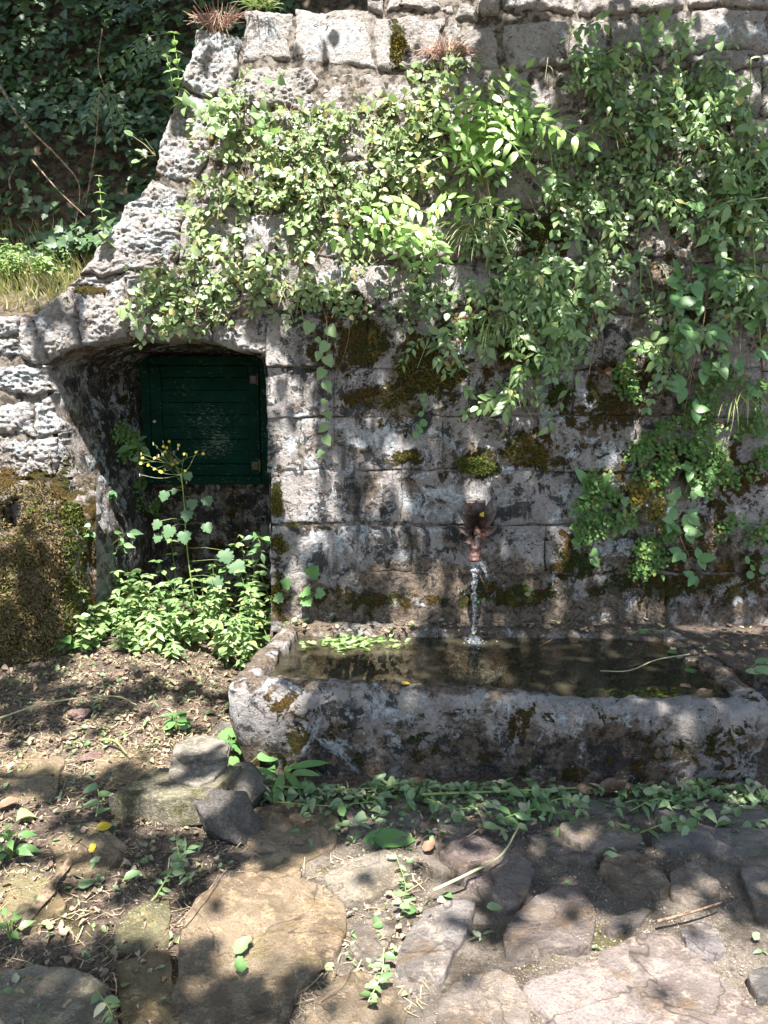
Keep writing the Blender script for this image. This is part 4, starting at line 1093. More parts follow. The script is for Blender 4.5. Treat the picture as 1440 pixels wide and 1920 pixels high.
# grass tufts
def grass(label, cx, cy, n, ln, fan=1.0, down=.6, w=.035, wall_side=True, mat='grass', rx=25, group=None):
    p0 = on_wall(float(cx), float(cy), .01) if wall_side else on_ground(float(cx), float(cy))
    pl = Plant('grass_tuft', label, 'grass', p0, group)
    bag = Bag()
    for i in range(n):
        q = p0 + np.array([U(-1, 1) * rx * .0028, (-.02 if wall_side else U(-1, 1) * rx * .003), U(-1, 1) * .02 * wall_side])
        d = unit([U(-fan, fan), -U(.2, .8) if wall_side else U(-.6, .4), U(.1, .9) if wall_side else 1.0]); l = ln * U(.5, 1.1); pts = [q]
        for k in range(7):
            d = unit(d + np.array([0, 0, -down * .35])); pts.append(pts[-1] + d * l / 7)
        P = np.array(pts); sd = unit(np.cross(np.gradient(P, axis=0), OUT)); ww = w * .055 * np.array([.6, 1, 1, 1, .9, .75, .5, .08])[:, None]
        V = np.concatenate([P - sd * ww, P + sd * ww]); a = np.arange(7)
        bag.add(V, np.stack([a, a + 1, a + 9, a + 8], -1))
    V, F = bag.get(); part('blades', V, F, L[mat], pl.o, kind='stuff'); return pl
grass('long grass tuft drooping from the ledge in the wall centre', 890, 440, 36, .36, .7, .9)
grass('grass tuft hanging beside the drooping bright plant', 945, 600, 26, .3, .5, 1.2)
grass('sparse grass blades below the upper pinnate fronds', 1120, 250, 30, .3, .8, .9)
grass('grass tuft drooping over the ferns near the frame edge', 1385, 745, 26, .26, .7, 1.0)
grass('two broad grass blades crossing the shaded creeper', 1215, 500, 4, .38, .5, 1.4, .07)
grass('grass sprouting on the wall top behind the stonecrop', 490, 18, 70, .18, .9, .3)
grass('grass blades hanging in the upper shade', 1010, 270, 20, .3, .5, 1.2)

# maidenhair fern clumps
def fern(label, cx, cy, rx, ry, n, size=.017, mat='fern', base=None, plane=None):
    at = plane or (lambda x, y: on_wall(x, y, .005))
    p0 = at(float(cx), float(cy)); pl = Plant('maidenhair_fern', label, 'fern', p0)
    hubs = [scatter_px(cx, cy, rx, ry) for _ in range(max(3, n // 6))]
    for _ in range(max(5, int(n * .62))):
        hx_, hy_ = random.choice(hubs); px, py = scatter_px(hx_, hy_, 16, 14); p = at(px, py); d = unit([U(-.8, .8), -U(.6, 1.2), U(.0, .8)]); pts = [p]
        for k in range(6):
            d = unit(d + np.array([0, 0, -.28]) + R3(.1)); p = p + d * U(.014, .022); pts.append(p)
            for sg in (-1, 1, 0):
                sd = unit(np.cross(d, OUT)) * sg; ld = unit(sd * U(.7, 1.1) + d * .4 + R3(.25))
                pl.leaf('fan', mat, p + ld * U(.002, .018), ld, unit(OUT * .9 + SUN * .5 + R3(.35)), size * U(.8, 1.4), 1.2)
        pl.stem(np.array(pts), .0008, 'twig', 3)
    pl.finish(single=16)
fern('maidenhair fern bank along the ledge by the wall end', 1380, 830, 70, 60, 60)
fern('maidenhair fern clump in the wall above the trough end', 1235, 820, 45, 38, 36)
fern('maidenhair fern spread under the fern bank', 1260, 890, 70, 38, 46)
fern('maidenhair fern with small leaves round the dandelion rosette', 1110, 915, 50, 30, 34)
fern('maidenhair fern below the dandelion rosette', 1140, 975, 55, 30, 36)
fern('maidenhair fern tuft below the dark hollow', 1190, 700, 36, 34, 24)
fern('maidenhair fern curtain behind the bramble tip', 1320, 720, 45, 60, 46)
fern('maidenhair fern at the foot of the fern bank', 1390, 985, 50, 18, 18)
fern('maidenhair fern hanging near the bramble cluster', 1215, 1010, 45, 45, 30)
fern('maidenhair fern beside the upright stalk foot', 1420, 760, 30, 40, 22)
fern('tiny maidenhair fern under the drooping plant', 1010, 680, 20, 15, 8)
fern('brownish maidenhair fern between dandelion and bramble', 1200, 930, 50, 30, 26, mat='moss')

# dandelion-like rosette in the wall
pl = Plant('leaf_rosette', 'rosette of long notched leaves sprouting from the wall above the trough', 'plant', on_wall(1120., 930., .01))
for i, (x, y) in enumerate(((1078, 868), (1100, 890), (1148, 880), (1160, 905), (1095, 950), (1120, 955), (1150, 950), (1085, 930))):
    A = on_wall(1120., 930., .02); B = on_wall(float(x), float(y), .10); pl.leaf('dock', 'bramble', A, unit(B - A), unit(OUT + SUN * .4), np.linalg.norm(B - A) * .85, .6)
for x, y in ((1165, 962), (1180, 975), (1192, 945), (1170, 985), (1080, 1010), (1172, 932)):
    B = on_wall(float(x), float(y), .05); pl.leaf('heart', 'bramble', B, unit([U(-.4, .4), -.4, -1]), unit(OUT + SUN * .4), .055)
pl.finish(single=20)
# small seedlings at the wall foot
for lab, x, y, tp, m_, n, s in (('lobed-leaved seedling at the niche corner of the wall foot', 560, 1115, 'lobed', 'bramble', 6, .08), ('seedling leaves in the wall above the trough end', 1095, 1030, 'heart', 'bramble', 3, .055),
                                ('tiny sprout with two round leaves right of the spout', 985, 1105, 'round', 'balm', 4, .03), ('small narrow-leaved sprout near the bramble cluster', 1235, 1075, 'lance', 'bramble', 6, .05),
                                ('small sprout at the wall end above the soil', 1420, 1060, 'round', 'bramble', 6, .04), ('little sprout under the spout in the moss', 905, 1125, 'round', 'bramble', 3, .028)):
    pl = Plant('seedling', lab, 'seedling', on_wall(float(x), float(y), .01))
    for i in range(n):
        B = on_wall(x + U(-26, 26) * s / .06, y + U(-26, 20) * s / .06, U(.02, .06)); A = on_wall(float(x), float(y), .0)
        pl.stem(np.array([A, (A + B) / 2 + [0, 0, .01], B]), .0012, 'stem', 3); pl.leaf(tp, m_, B, unit(B - A + [0, 0, -.02]), unit(OUT + SUN * .5 + R3(.2)), s * U(.7, 1.1))
    pl.finish(single=12)

# ---- weeds on the niche floor ---------------------------------------------------
def upright_weed(pl, p, h, s, mat, tpl='lance', n=7, lean=None):
    d = np.array([U(-.2, .2), U(-.3, .05), 1.0]) if lean is None else np.array(lean, float); d = unit(d); pts = [p.copy()]; q = p.copy()
    for k in range(n):
        d = unit(d + R3(.1)); q = q + d * h / n; pts.append(q)
        if k >= 1:
            c = 3 if k < n - 1 else 5
            for j in range(c):
                a = 2 * PI * j / c + k * 1.1 + U(-.3, .3); ld = unit([math.cos(a), math.sin(a), U(-.25, .3)])
                pl.leaf(tpl, mat, q, ld, unit(np.array([0, -.25, 1.0]) + R3(.22)), s * U(.65, 1.1) * (1 - .35 * k / n))
    pl.stem(np.array(pts), np.linspace(.003, .0012, len(pts)), 'stem', 3)
WEEDS = [('bright weed clump beside the mossy boulder', 200, 1150, 18), ('bright weed clump in the sunny middle of the niche floor', 270, 1170, 18), ('tall bright weed clump reaching into the niche', 240, 1095, 14),
         ('weed clump in the sunny niche mouth below the lobed leaves', 340, 1160, 18), ('weed clump near the trough corner', 430, 1180, 14), ('weed clump against the shaded niche jamb', 470, 1130, 14), ('weed clump at the back of the niche floor', 380, 1090, 14),
         ('low weed clump in front of the niche', 310, 1205, 12), ('shaded weed clump in the far niche corner', 460, 1060, 12), ('pale weed clump at the foot of the mossy boulder', 200, 1200, 10)]
for lab, x, y, n in WEEDS:
    Y0 = 4.02 + (1180 - y) * .004; g = on_y(float(x), float(y), Y0); gz = float(ground_z(g[0], 3.95)); pl = Plant('weed_clump', lab, 'weeds', (g[0], Y0, gz), 'weeds on the niche floor')
    for _ in range(n):
        p = np.array([g[0] + U(-.16, .16), Y0 + U(-.15, .15), gz - .01]); upright_weed(pl, p, max(.10, g[2] - gz + U(-.02, .22)) * U(.7, 1.2), U(.045, .09), random.choice(('weed', 'weed', 'pellitory')), random.choice(('lance', 'lance', 'ovate')))
    pl.finish(single=30)
# tall yellow-flowered plant
bx = on_y(372., 1130., 4.3); pl = Plant('flowering_plant', 'tall yellow-flowered plant with lobed leaves in front of the green hatch', 'flower', (bx[0], 4.3, .24))
def py_(x, y, Y=4.28): return on_y(float(x), float(y), Y)
main = bez([np.array([bx[0], 4.3, .24]), py_(352, 1040), py_(345, 940), py_(340, 890)], 10); pl.stem(main, np.linspace(.005, .003, len(main)), 'stem', 5)
for x, y, s, a in ((312, 930, .10, -.6), (330, 925, .06, -1), (360, 945, .10, .2), (385, 940, .10, .9), (352, 965, .11, -.1), (322, 995, .13, -.7), (345, 1005, .12, .2), (300, 985, .10, -1.1), (385, 990, .10, .9), (350, 895, .08, .7), (420, 1040, .14, .6), (440, 1060, .15, .5), (300, 1010, .09, -.8), (402, 1090, .14, .4)):
    B = py_(x, y - 8, 4.24); k = np.argmin(np.abs(main[:, 2] - B[2])); pl.stem(np.array([main[k], (main[k] + B) / 2 + [0, 0, .01], B]), .0016, 'stem', 3)
    pl.leaf('lobed', 'lobed', B, unit([a * .6, -.45, -.8]), unit([a * .2, -.8, .55]), s * .62)
top = main[-1]; fl = []
for i in range(34):
    x = 320 + random.gauss(0, 27); y = 856 + random.gauss(0, 18); B = py_(x, y, 4.28 + U(-.06, .04)); k0 = main[-1 - random.randint(0, 6)] if i < 6 else fl[random.randint(0, 5)] * .45 + top * .55; mid = k0 + (B - k0) * U(.35, .7) + np.array([U(-.02, .02), U(-.02, .02), U(-.012, .012)])
    pl.stem(bez([k0, mid, B], 4), .0007, 'stem', 3, 'flower_stalk'); fl.append(B)
for x, y in ((368, 848), (262, 890), (278, 872)):
    B = py_(x, y); pl.stem(bez([top, (top + B) / 2 + [0, 0, -.02], B], 6), .0011, 'pale_stem', 3, 'flower_stalk'); fl.append(B)
for i, B in enumerate(fl):
    if i % 2 == 1:
        pl.stem(np.array([B - [0, 0, .012], B, B + [0, 0, .008]]), [.002, .004, .001], 'pale_stem' if i % 4 == 1 else 'sedum', 5, 'seed_head'); continue
    b = Bag(); nn = unit([U(-.5, .5), -1, U(.2, .9)]); u = unit(np.cross(nn, [0, 0, 1])); v = np.cross(nn, u)
    for k in range(6):
        a = k * PI / 3; d = math.cos(a) * u + math.sin(a) * v; e = -math.sin(a) * u + math.cos(a) * v
        b.add([B, B + d * .005 + e * .003, B + d * .011 + nn * .003, B + d * .005 - e * .003], [[0, 1, 2, 3]])
    V, F = b.get(); part('blossom', V, F, L['petal'], pl.o)
pl.finish(single=30)
# greenery on the niche jamb
JP = lambda x, y: on_y(float(x), float(y), 4.45)
fern('maidenhair fern clump hanging on the shaded niche jamb', 232, 840, 22, 40, 26, .016, 'fern', plane=lambda x, y: on_y(x, y, 4.52))
fern('dark maidenhair fern low on the niche back', 262, 930, 30, 30, 18, .016, 'fern', plane=lambda x, y: on_y(x, y, 4.7))
for lab, x, y, yy, n, s in (('narrow-leaved herb leaning from the niche jamb', 262, 830, 4.45, 9, .11), ('small ivy-like sprig on the niche jamb', 205, 930, 4.4, 9, .06), ('leafy sprig at the niche jamb foot', 230, 1010, 4.3, 9, .09),
                            ('leafy herb at the shaded right corner of the niche', 485, 1010, 4.2, 9, .09), ('pale two-leaved sprig on the mossy boulder edge', 168, 990, 4.0, 4, .045)):
    p = on_y(float(x), float(y), yy); pl = Plant('jamb_herb', lab, 'herb', p)
    for i in range(n):
        a = U(0, 2 * PI); B = p + np.array([U(-.5, .5) * s, -U(.0, .06), U(-.9, .5) * s]); pl.leaf('lance' if s > .08 else 'heart', 'lobed' if i % 2 else 'bramble', B, unit([math.cos(a) * 1.2, -.5, math.sin(a) * .5 - .35]), unit([0, -.8, .7] + R3(.35)), s * U(.5, .95)); pl.stem(np.array([p, (p + B) / 2 + [0, -.01, .01], B]), .0012, 'stem', 3)
    pl.stem(np.array([p + [0, .05, -.06], p]), .002, 'stem', 4); pl.finish(single=12)

# ---- the mossy boulder at the left flank -------------------------------------------
def boulder():
    gx = np.linspace(-170, 178, 90); gy = np.linspace(888, 1250, 100); X, Y = np.meshgrid(gx, gy, indexing='ij')
    P = on_wall(X, Y, 0.0)
    wob = 14 * fbm(P, 4, 3, 35); prof_x = np.sqrt(np.clip((172 + wob - X) / 95, 0, 1)); prof_y = np.sin(np.clip((Y - 895 - 2.2 * wob) / 150, 0, 1) * PI / 2)
    d = .20 * prof_x * prof_y + .10 * prof_x * sstep(980, 1120, Y) - .05 * sstep(1150, 1250, Y) * prof_x
    d += (.035 * fbm(P, 5, 4, 33) + .02 * fbm(P, 16, 3, 34)) * prof_x * prof_y
    hole = np.exp(-(((X - 36) / 17) ** 2 + ((Y - 965) / 30) ** 2) ** 1.6)
    d = d * (1 - hole) - .12 * hole - .02 * (1 - prof_x * prof_y)
    P[..., 1] -= d; px, py, _ = to_px(P)
    cov = np.zeros(P.shape[:2] + (4,)); cov[..., 0] = .62; cov[..., 3] = .7
    b = solo('mossy_boulder', P.reshape(-1, 3), grid_faces(90, 100)[:, ::-1], M['wall'], 'moss-covered bulging boulder with a dark hole at the niche flank', 'boulder', attrs={'cover': cov.reshape(-1, 4)})
    return P, d
BP, BD = boulder()

def moss_geo(V, N, ln, w=.35, spread=.7, down=0.0):
    """Short pointed shoots, three faces each, standing on points V along N."""
    n = len(V); D = unit(N + RNG.normal(0, spread, (n, 3)) + np.array([0, 0, -down])); l = ln * RNG.uniform(.5, 1.2, n)
    A = unit(np.cross(D, RNG.normal(0, 1, (n, 3)))); B = np.cross(D, A); r = (l * w)[:, None]
    P = np.stack([V + A * r * .5, V - A * r * .25 + B * r * .45, V - A * r * .25 - B * r * .45, V + D * l[:, None]], 1).reshape(-1, 3)
    o = (np.arange(n) * 4)[:, None]
    return P, np.concatenate([o + [0, 1, 3], o + [1, 2, 3], o + [2, 0, 3]])
# its moss, in three colours
nu, nv = BP.shape[:2]
q = RNG.uniform(0, 1, (30000, 2)); iu = (q[:, 0] * (nu - 1)).astype(int); iv = (q[:, 1] * (nv - 1)).astype(int)
mp = BP[iu, iv] + RNG.normal(0, .006, (30000, 3)); mpx, mpy, _ = to_px(mp)
ok = (BD[iu, iv] > .03) & (mpx < 172); mp, mpx, mpy = mp[ok], mpx[ok], mpy[ok]
nz = fbm(mp, 5, 3, 44); sel_b = (mpy > 1030) & (mpx < 120 + 40 * nz); sel_g = (~sel_b) & ((mpx > 120) | (nz > .25)); sel_y = ~(sel_b | sel_g)
for nm, lab, sl, mt, ln in (('moss', 'yellowish dry moss cap on the boulder above its hole', sel_y, 'moss_brown', .022), ('moss', 'green moss fringe along the boulder beside the niche', sel_g, 'moss_green', .022), ('moss', 'dark brown shaggy moss on the lower boulder', sel_b, 'moss_brown', .026)):
    V, F = moss_geo(mp[sl], np.tile([0, -.8, .5], (sl.sum(), 1)), ln, .4, .6); solo('moss', V, F, L[mt], lab, 'moss', kind='stuff', smooth=False)
# moss cushions on the wall
def wall_moss(lab, blobs, n, mat, ln=.010):
    cx = np.array([b[0] for b in blobs]); pts = []
    for (bx_, by_, rx, ry) in blobs:
        k = int(n * rx * ry / sum(b[2] * b[3] for b in blobs)); a = RNG.uniform(0, 2 * PI, k); r = np.sqrt(RNG.uniform(0, 1, k))
        x = bx_ + rx * r * np.cos(a); y = by_ + ry * r * np.sin(a); P = on_wall(x, y, .0)
        m_ = fbm(P, 14, 4, 52) * .8 + 1.05 - r * 1.1 > .42; P = on_wall(x[m_], y[m_], .006); P[:, 1] -= RNG.uniform(-.006, .012, len(P)); pts.append(P)
    P = np.concatenate(pts); V, F = moss_geo(P, np.tile([0, -1, .25], (len(P), 1)), ln, .45, .6, .3)
    solo('moss', V, F, L[mat], lab, 'moss', kind='stuff', smooth=False)
wall_moss('brown-gold moss sheet on the wall under the creeper fringe', [(680, 640, 80, 60), (800, 690, 100, 75), (745, 745, 60, 45), (620, 650, 50, 40), (870, 615, 70, 40), (960, 650, 60, 50)], 15000, 'moss', .012)
wall_moss('olive moss cushion above the spout', [(900, 868, 50, 30)], 2600, 'moss_green', .014)
wall_moss('rusty brown moss patch beside the olive cushion', [(990, 845, 72, 48), (760, 855, 40, 16)], 4200, 'moss', .012)
wall_moss('round moss spot on the shaded stone', [(1050, 735, 36, 25)], 1500, 'moss_green', .012)
wall_moss('brown moss on the shaded stones under the dark hollow', [(1170, 730, 80, 65), (1120, 785, 80, 40)], 5000, 'moss_brown', .010)
wall_moss('dark green moss patch above the trough end', [(1075, 1050, 42, 46)], 3200, 'moss_dark', .012)
wall_moss('moss band along the wall foot behind the trough', [(700, 1122, 180, 18), (960, 1112, 110, 26), (1250, 1100, 200, 30)], 7000, 'moss_dark', .011)
wall_moss('moss tufts down the niche corner of the wall', [(520, 935, 13, 45), (525, 1020, 20, 20), (560, 985, 22, 12), (520, 1100, 12, 50)], 2400, 'moss', .014)
wall_moss('moss on the overhung stone right of the grass', [(1010, 440, 55, 40)], 2600, 'moss_green', .012)
wall_moss('orange moss streak below the top course', [(745, 95, 18, 55), (300, 500, 16, 26)], 2000, 'moss', .016)
wall_moss('moss line on the arch shoulder', [(165, 545, 40, 9)], 900, 'moss', .014)
wall_moss('brown moss on the wet stones under the ferns', [(1270, 900, 120, 50), (1330, 1010, 90, 50)], 5000, 'moss_brown', .011)

# ---- overgrown bank behind -----------------------------------------------------------
def bank():
    n = 58000; x = RNG.uniform(-7.4, .6, n); y = RNG.uniform(4.95, 8.6, n); z = hill_z(x, y); P = np.stack([x, y, z], -1)
    px, py, dep = to_px(P); bare = np.exp(-(((px - 150) / 130) ** 2 + ((py - 370) / 90) ** 2))
    keep = (RNG.uniform(0, 1, n) > bare * .85) & (px > -900) & (px < 560) & (py > -260)
    P = P[keep]; m = len(P); nrm = unit(np.array([0, -1.0, .48]))
    lump = np.clip(fbm(P, 1.6, 3, 64) + .2, 0, 1.2); P = P + nrm * (RNG.uniform(0, .08, m) + .34 * lump * RNG.uniform(.2, 1, m))[:, None]
    D = unit(np.stack([RNG.normal(0, .6, m), -RNG.uniform(.2, .8, m), -RNG.uniform(.2, 1.0, m)], -1)); N = unit(np.array([0, -.7, .8]) + RNG.normal(0, .4, (m, 3)))
    S = RNG.uniform(.035, .085, m)
    V, F = leaf_batch('ivy', P, D, N, S); solo('ivy', V, F, L['ivy'], 'dense dark ivy covering the shaded bank behind the wall', 'ivy', kind='stuff')
bank()
for lab, a, b, r in (('leaning dry stem on the bank, the longest', (0, 160, 5.6), (115, 300, 5.3), .012), ('dry stem running down the bank below the longest', (115, 300, 5.3), (140, 435, 5.1), .006), ('pale dry stick hanging on the bare bank', (60, 300, 5.2), (160, 405, 5.0), .006),
                     ('thin curved twig in the dark behind the upright herb', (192, 55, 5.7), (200, 175, 5.4), .005), ('upright dead stalk on the bank with broken tip', (205, 235, 5.3), (210, 205, 5.3), .008), ('slender upright stalk against the dark bank', (187, 165, 5.4), (160, 390, 5.2), .007),
                     ('straw-coloured twig beside the bare bank', (20, 355, 5.1), (30, 310, 5.1), .006)):
    A = on_y(float(a[0]), float(a[1]), a[2] - .25); B = on_y(float(b[0]), float(b[1]), b[2] - .25); P = bez([A, (A + B) / 2 + R3(.03), B], 8)
    V, F = tube(P, np.linspace(r, r * .5, len(P)), 6); solo('dead_stalk', V, F, M['wood'], lab, 'dead stalk')
frn = Plant('pinnate_branch', 'shaded branch with paired leaflets hanging over the dark bank', 'branch', on_y(320., 70., 5.0))
for a, b in (((330, 60), (215, 118)), ((330, 80), (240, 135)), ((330, 90), (290, 110)), ((200, 160), (160, 235)), ((200, 165), (215, 270)), ((200, 170), (240, 260))):
    A = on_y(float(a[0]), float(a[1]), 5.0); B = on_y(float(b[0]), float(b[1]), 4.9); frond(frn, [A, (A + B) / 2 + [0, 0, .05], B], 8, .075, 'ivy')
frn.finish(single=60)
# sunlit grass and herbs on the little terrace left of the arch
def terrace():
    n = 3200; x = RNG.uniform(-3.1, -1.55, n); y = RNG.uniform(4.36, 5.15, n); b = Bag()
    for i in range(n):
        q = np.array([x[i], y[i], hill_z(x[i], y[i])]); l = U(.04, .13); d = unit([U(-.7, .7), U(-.8, .3), 1]); e = unit([U(-1, 1), U(-1, 1), 0]) * .0035
        t = q + d * l; b.add([q - e, q + e, q + d * l * .6 + e * .8, q + d * l * .6 - e * .8, t + [0, -.02, -.01], t + [.001, -.02, -.01]], [[0, 1, 2, 3], [3, 2, 5, 4]])
    V, F = b.get(); L['straw'] = mat_leaf('straw_grass', (.20, .24, .08), (.46, .42, .24), (.55, .5, .32), .3, .5, .3, .3)
    solo('terrace_grass', V, F, L['straw'], 'sunlit grass and straw on the little terrace beside the arch', 'grass', kind='stuff')
    for lab, px, py, n in (('sunlit weed on the terrace edge at the frame side', 20, 545, 10), ('sunlit weed on the terrace near the arch shoulder', 90, 535, 10), ('weed at the foot of the ivy bank on the terrace', 45, 500, 12)):
        g = on_y(float(px), float(py), 4.7); pl = Plant('terrace_weed', lab, 'weed', (g[0], 4.7, hill_z(g[0], 4.7)))
        for _ in range(n): upright_weed(pl, np.array([g[0] + U(-.14, .14), 4.7 + U(-.2, .2), float(hill_z(g[0], 4.7))]), U(.1, .22), U(.05, .08), 'weed')
        pl.finish(single=20)
terrace()
# ================================================================ spout and running water
def spout():
    c = on_y(893., 1000., 3.93); cx = c[0]; o = thing('water_spout', 'rusty iron spout with curled leaf ornaments set in the wall', 'spout', (cx, 4.0, c[2]))
    zt = on_y(890., 992., 3.95)[2]; e = on_y(890., 1050., 3.86)
    P = bez([(cx, 4.03, zt + .02), (cx, 3.95, zt + .01), (cx, 3.885, zt - .03), (cx - .003, 3.862, e[2] + .06), (e[0], 3.858, e[2])], 8)
    V, F = tube(P, np.linspace(.017, .023, len(P)), 16); part('pipe', V, F, M['rust'], o)
    # flared mouth with two rings
    prof = [(.024, .075), (.027, .07), (.027, .058), (.025, .054), (.025, .036), (.029, .031), (.031, .024), (.031, .014), (.034, .010), (.035, 0), (.031, -.004), (.026, -.003), (.024, .03)]
    th = np.linspace(0, 2 * PI, 24, endpoint=False)
    R = np.array([[[e[0] + r * math.cos(t), 3.858 + r * math.sin(t), e[2] + z] for r, z in prof] for t in th])
    part('spout_mouth', R.reshape(-1, 3), grid_faces(24, len(prof), True), M['rust'], o)
    V, F = bevel_slab((cx, 4.0, zt + .03), (.055, .018, .115), .012); part('back_plate', V, F, M['rust_dark'], o, False)
    # curled leaves
    def strap(a, ln, w, curl, y0, z0):
        t = np.linspace(0, 1, 9); d = np.array([math.sin(a), 0, math.cos(a)])
        pts = np.array([cx, y0, z0]) + d * (ln * t)[:, None] + np.array([0, -1, 0]) * (curl * np.sin(t * PI * .75) * ln)[:, None]
        pts += np.array([0, 0, .25 * ln]) * (t ** 2)[:, None] * (abs(math.sin(a)) > .3)
        sd = np.array([math.cos(a), 0, -math.sin(a)]); ww = (1.55 * w * np.array([.5, .85, 1.05, 1.1, 1.0, .85, .65, .4, .12]))[:, None]
        up = np.array([0, -.5, 0])
        V = np.concatenate([pts - sd * ww + up * ww * .9, pts + up * 0, pts + sd * ww + up * ww * .9]); V2 = V + np.array([0, .004, 0]); a_ = np.arange(8)
        F = np.concatenate([np.stack([a_, a_ + 1, a_ + 10, a_ + 9], -1), np.stack([a_ + 9, a_ + 10, a_ + 19, a_ + 18], -1)])
        part('ornament_leaf', np.concatenate([V, V2]), np.concatenate([F, F[:, ::-1] + 27]), M['rust_dark'] if random.random() < .6 else M['rust'], o)
    for a, ln, w, c_, y0, z0 in ((-.6, .135, .015, .45, 3.98, zt + .015), (.6, .14, .015, .45, 3.98, zt + .015), (-.95, .125, .014, .6, 3.96, zt + .005), (.95, .125, .014, .6, 3.96, zt + .005), (-1.45, .105, .013, .65, 3.94, zt - .015), (1.45, .105, .013, .65, 3.94, zt - .015),
                                 (-2.0, .09, .012, .7, 3.92, zt - .03), (2.0, .095, .012, .7, 3.92, zt - .03), (-2.5, .075, .011, .6, 3.90, zt - .04), (2.5, .08, .011, .6, 3.90, zt - .04), (0, .13, .02, .3, 3.985, zt + .02)):
        strap(a, ln, w, c_, y0, z0)
    n = on_y(893., 1001., 3.85); t = np.linspace(0, 2 * PI, 13); V, F = tube(np.stack([n[0] + .009 * np.cos(t), 0 * t + 3.868, n[2] + .009 * np.sin(t)], -1), .0035, 6); part('ring_nut', V, F, M['rust'], o)
    leaf = on_y(902., 968., 3.9); bp = leaf
    V, F = leaf_batch('scrap', [bp], [(.2, -.4, .7)], [(0, -1, .2)], [.036]); solo('stuck_leaf', V, F, L['petal'], 'pale yellow leaf caught in the spout ornament', 'leaf')
    return e
SPE = spout()
def mat_jet():
    m = NT('falling_water'); P = m.pos(); n = m.noise(P, 160, 3, .6)
    p = m.n('ShaderNodeBsdfPrincipled'); m.set(p.inputs['Base Color'], (.95, .97, 1.0)); m.set(p.inputs['Roughness'], .04); m.set(p.inputs['Transmission Weight'], 1.0); m.set(p.inputs['IOR'], 1.33)
    f = m.n('ShaderNodeBsdfPrincipled'); m.set(f.inputs['Base Color'], (.85, .88, .92)); m.set(f.inputs['Roughness'], .25)  # diffuse white mixed in as painted sparkle and foam
    mx = m.n('ShaderNodeMixShader'); m.set(mx.inputs[0], m.ramp(n, .50, .62, .03, .6)); m.t.links.new(p.outputs[0], mx.inputs[1]); m.t.links.new(f.outputs[0], mx.inputs[2])
    m.t.links.new(mx.outputs[0], m.out.inputs['Surface']); return m.m
M['jet'] = mat_jet()
ICO_V = None
def ico_pts():
    t = (1 + 5 ** .5) / 2; v = unit(np.array([(-1, t, 0), (1, t, 0), (-1, -t, 0), (1, -t, 0), (0, -1, t), (0, 1, t), (0, -1, -t), (0, 1, -t), (t, 0, -1), (t, 0, 1), (-t, 0, -1), (-t, 0, 1)]))
    f = np.array([(0, 11, 5), (0, 5, 1), (0, 1, 7), (0, 7, 10), (0, 10, 11), (1, 5, 9), (5, 11, 4), (11, 10, 2), (10, 7, 6), (7, 1, 8), (3, 9, 4), (3, 4, 2), (3, 2, 6), (3, 6, 8), (3, 8, 9), (4, 9, 5), (2, 4, 11), (6, 2, 10), (8, 6, 7), (9, 8, 1)])
    return v, f
ICO = ico_pts()
def beads(P, r):
    v, f = ICO; P = np.asarray(P); n = len(P); V = P[:, None] + v[None] * np.asarray(r).reshape(n, -1, 1) if np.ndim(r) == 1 else P[:, None] + v[None] * np.asarray(r)[:, None]
    return V.reshape(-1, 3), (f[None] + (np.arange(n) * 12)[:, None, None]).reshape(-1, 3)
def jet():
    o = thing('water_jet', 'thin twisting stream of water falling from the spout into the trough', 'water', (SPE[0], 3.85, WZ))
    n, sd = 90, 14; t = np.linspace(0, 1, n); z = SPE[2] + .01 + (WZ - .02 - SPE[2] - .01) * t
    x = SPE[0] - .004 * t + .004 * np.sin(t * 13) * t; y = 3.858 - .05 * t
    r = (.017 * (1 - t) ** 2.2 + .0055) * (1 + .35 * np.sin(t * 46) * np.clip(t * 3, 0, 1) + .2 * np.sin(t * 91 + 1))
    th = np.linspace(0, 2 * PI, sd, endpoint=False); V = []
    for i in range(n):
        a = th + t[i] * 7; k = 1 + .35 * np.cos(2 * a) * (1 - t[i]); V.append(np.stack([x[i] + r[i] * k * np.cos(th), y[i] + .6 * r[i] * k * np.sin(th), 0 * th + z[i]], -1))
    V = np.concatenate(V); V += .003 * np.stack([fbm(V, 60, 2, 1), fbm(V, 60, 2, 2), 0 * V[:, 0]], -1)
    i, j = np.meshgrid(np.arange(n - 1), np.arange(sd), indexing='ij'); j2 = (j + 1) % sd
    part('stream', V, np.stack([i * sd + j, i * sd + j2, (i + 1) * sd + j2, (i + 1) * sd + j], -1).reshape(-1, 4), M['jet'], o)
    m = 260; tt = RNG.uniform(.05, 1, m); P = np.stack([SPE[0] + RNG.normal(0, .005, m) * (1 + tt), 3.858 - .05 * tt + RNG.normal(0, .006, m), SPE[2] + (WZ - SPE[2]) * tt], -1)
    V, F = beads(P, RNG.uniform(.001, .0042, m)); part('droplets', V, F, M['jet'], o, kind='stuff')
    m = 520; a = RNG.uniform(0, 2 * PI, m); rr = np.abs(RNG.normal(0, .035, m)); P = np.stack([SPE[0] + rr * np.cos(a) * .8, 3.80 + rr * np.sin(a) * 1.5, WZ + .003 + np.abs(RNG.normal(0, .014, m)) * np.exp(-rr * 14)], -1)
    V, F = beads(P, RNG.uniform(.001, .004, m)); part('splash', V, F, M['jet'], o, kind='stuff')
jet()

